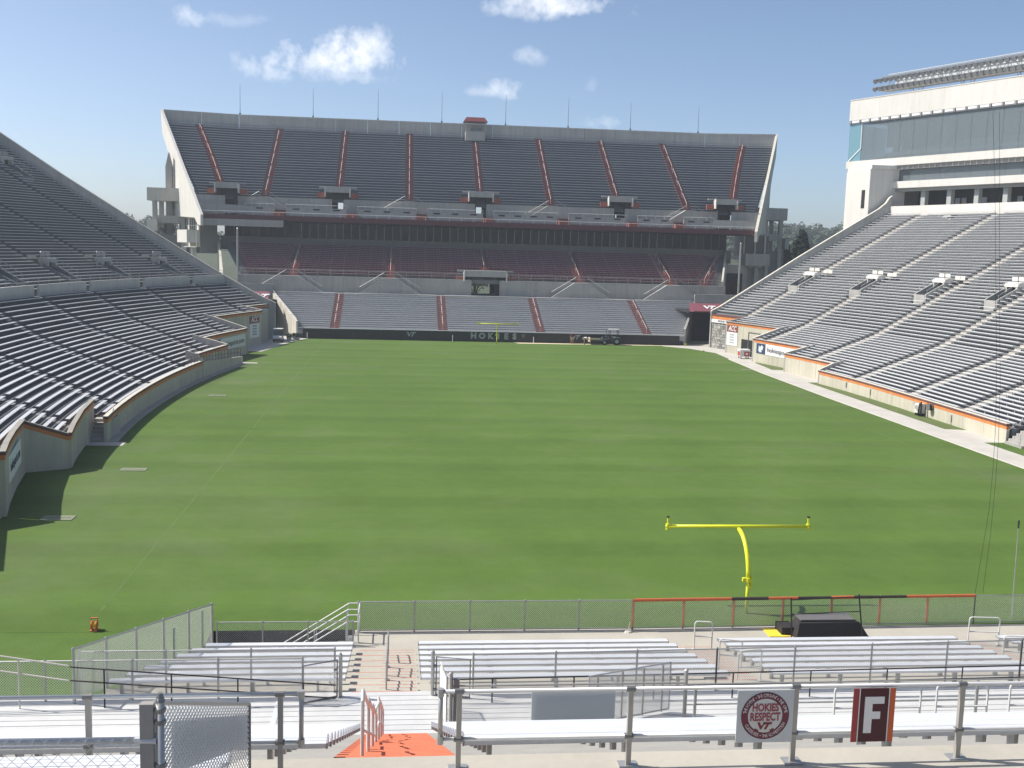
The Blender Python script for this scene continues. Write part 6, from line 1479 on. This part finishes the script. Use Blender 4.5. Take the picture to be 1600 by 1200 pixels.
# ================================================================== TREES AND FAR HILLS
def leaf_cloud(b, rnd, c, rad, n, size, shell=.55):
    for _ in range(n):
        d = Vector((rnd.gauss(0, 1), rnd.gauss(0, 1), rnd.gauss(0, 1))).normalized(); r_ = shell + (1 - shell) * rnd.random()
        p = Vector(c) + Vector((d.x * rad[0], d.y * rad[1], d.z * rad[2])) * r_
        nrm = (d + Vector((rnd.gauss(0, .5), rnd.gauss(0, .5), rnd.gauss(0, .5) + .3))).normalized(); a = nrm.orthogonal().normalized(); e = nrm.cross(a); th = rnd.uniform(0, 6.28); a, e = a * math.cos(th) + e * math.sin(th), e * math.cos(th) - a * math.sin(th)
        s_ = size * rnd.uniform(.6, 1.3); b.add([p - a * s_, p - e * s_ * .6, p + a * s_, p + e * s_ * .6], [(0, 1, 2, 3)])
def conifer(x, y, h, r, seed, label):
    rnd = random.Random(seed); t = thing('conifer_tree', label, 'tree', (x, y, -1.6), 'conifers beyond the right stand')
    tk = MB().tube([(x, y, -1.6), (x, y, h * .6), (x, y, h)], [.3, .18, .03], 7)
    b = MB(); z = h * .15
    while z < h:
        rr = r * (1 - z / h) ** .75 + .2; k = int(5 + rr * 4)
        for i in range(k):
            a = rnd.uniform(0, 6.28); L = rr * rnd.uniform(.6, 1.1); tip = Vector((x + L * math.cos(a), y + L * math.sin(a), z - L * .12)); tk.tube([(x, y, z), tip], [.05, .015], 3, False)
            for s_ in (.35, .6, .85, 1.0): leaf_cloud(b, rnd, Vector((x, y, z)).lerp(tip, s_), (.55, .55, .35), 9, .36, .1)
        z += .42
    ob('trunk', tk, BARK, t); ob('crown', b, LEAF_D, t)
conifer(65.4, 166, 18.8, 4.6, 1, 'tallest dark conifer beyond the right stand'); conifer(61.4, 164, 16.0, 3.8, 2, 'shorter dark conifer beside the right stair tower'); conifer(69.2, 169, 15.5, 3.8, 3, 'dark conifer half hidden by the raking end wall of the right stand')
def broad(x, y, zb, h, r, seed, label, m=LEAF_M):
    rnd = random.Random(seed); t = thing('broadleaf_tree', label, 'tree', (x, y, zb), 'broadleaf trees beyond the stands'); tk = MB().tube([(x, y, zb), (x + .2, y, zb + h * .35), (x, y, zb + h * .8)], [.4, .28, .08], 7); b = MB()
    for i in range(14):
        a = rnd.uniform(0, 6.28); f = rnd.uniform(.2, .85); c = Vector((x + r * f * math.cos(a), y + r * f * math.sin(a), zb + h * rnd.uniform(.5, .92))); tk.tube([(x, y, zb + h * rnd.uniform(.3, .5)), c], [.12, .03], 4, False); leaf_cloud(b, rnd, c, (r * .38, r * .38, r * .3), 190, .3, .35)
    ob('trunk', tk, BARK, t); ob('crown', b, m, t)
broad(-68.5, 176, -1.6, 21.5, 5, 4, 'leafy tree top showing above the left stand wall'); broad(-62, 180, -1.6, 19.5, 4.5, 5, 'leafy tree behind the left stair tower')
broad(1.5, 185, -1.6, 13, 6, 6, 'leafy tree seen through the central passage of the far stand'); broad(72, 178, -1.6, 13, 5, 7, 'pale green tree between the conifers and the right stand'); broad(59, 190, -1.6, 14.5, 6, 8, 'pale green tree behind the right stair tower')
# distant wooded ridge: terrain and a mass of crowns
rnd = random.Random(11); hb = MB(); GX = [(-900 + 36 * i) for i in range(51)]; GY = [260, 330, 420, 520, 640, 900]
def hill(x, y): 
    f = max(0, min(1, (y - 260) / 260)); return -1.7 + f * (17 + (6 if x > 100 else 0) + 3 * math.sin(x * .011 + 1) + 2 * math.sin(x * .027)) * (1 if y < 640 else .8)
vs = [(x, y, hill(x, y)) for y in GY for x in GX]; nx = len(GX)
hb.add(vs, [(j * nx + i, j * nx + i + 1, (j + 1) * nx + i + 1, (j + 1) * nx + i) for j in range(len(GY) - 1) for i in range(nx - 1)]); ob('hills', hb, mat('hill_ground', (.05, .065, .03), .95, .3, .03), kind='structure')
wb = MB()
for band, (xa, xb, cnt) in enumerate(((120, 300, 520), (-330, -110, 130), (-110, 120, 50))):
    for k in range(cnt):
        x = rnd.uniform(xa, xb); y = rnd.uniform(300, 540) if band < 2 else rnd.uniform(430, 540); h = rnd.uniform(7.5, 13); r_ = rnd.uniform(3.2, 5.5)
        z = hill(x, y) + h * .55
        for q in range(3): leaf_cloud(wb, rnd, (x + rnd.uniform(-2, 2), y + rnd.uniform(-2, 2), z + rnd.uniform(-1, 2)), (r_ * .75, r_ * .75, h * .38), 46, 1.0, .6)
ob('distant_wood', wb, LEAF_F, kind='stuff', label='hazy wooded ridge on the horizon behind the stands', cat='woods')
# ================================================================== AIR
hz = MB().box(-960, 960, -420, 930, -2.7, 43.5)
hm = bpy.data.materials.new('summer_haze'); hm.use_nodes = True; hn = hm.node_tree.nodes; hl = hm.node_tree.links
for x_ in list(hn):
    if x_.type == 'BSDF_PRINCIPLED': hn.remove(x_)
pv = hn.new('ShaderNodeVolumePrincipled'); pv.inputs['Color'].default_value = (.80, .87, .95, 1); pv.inputs['Density'].default_value = .0005; pv.inputs['Anisotropy'].default_value = .2
hl.new(pv.outputs[0], [x_ for x_ in hn if x_.type == 'OUTPUT_MATERIAL'][0].inputs['Volume'])
ho = ob('haze', hz, hm, kind='stuff')
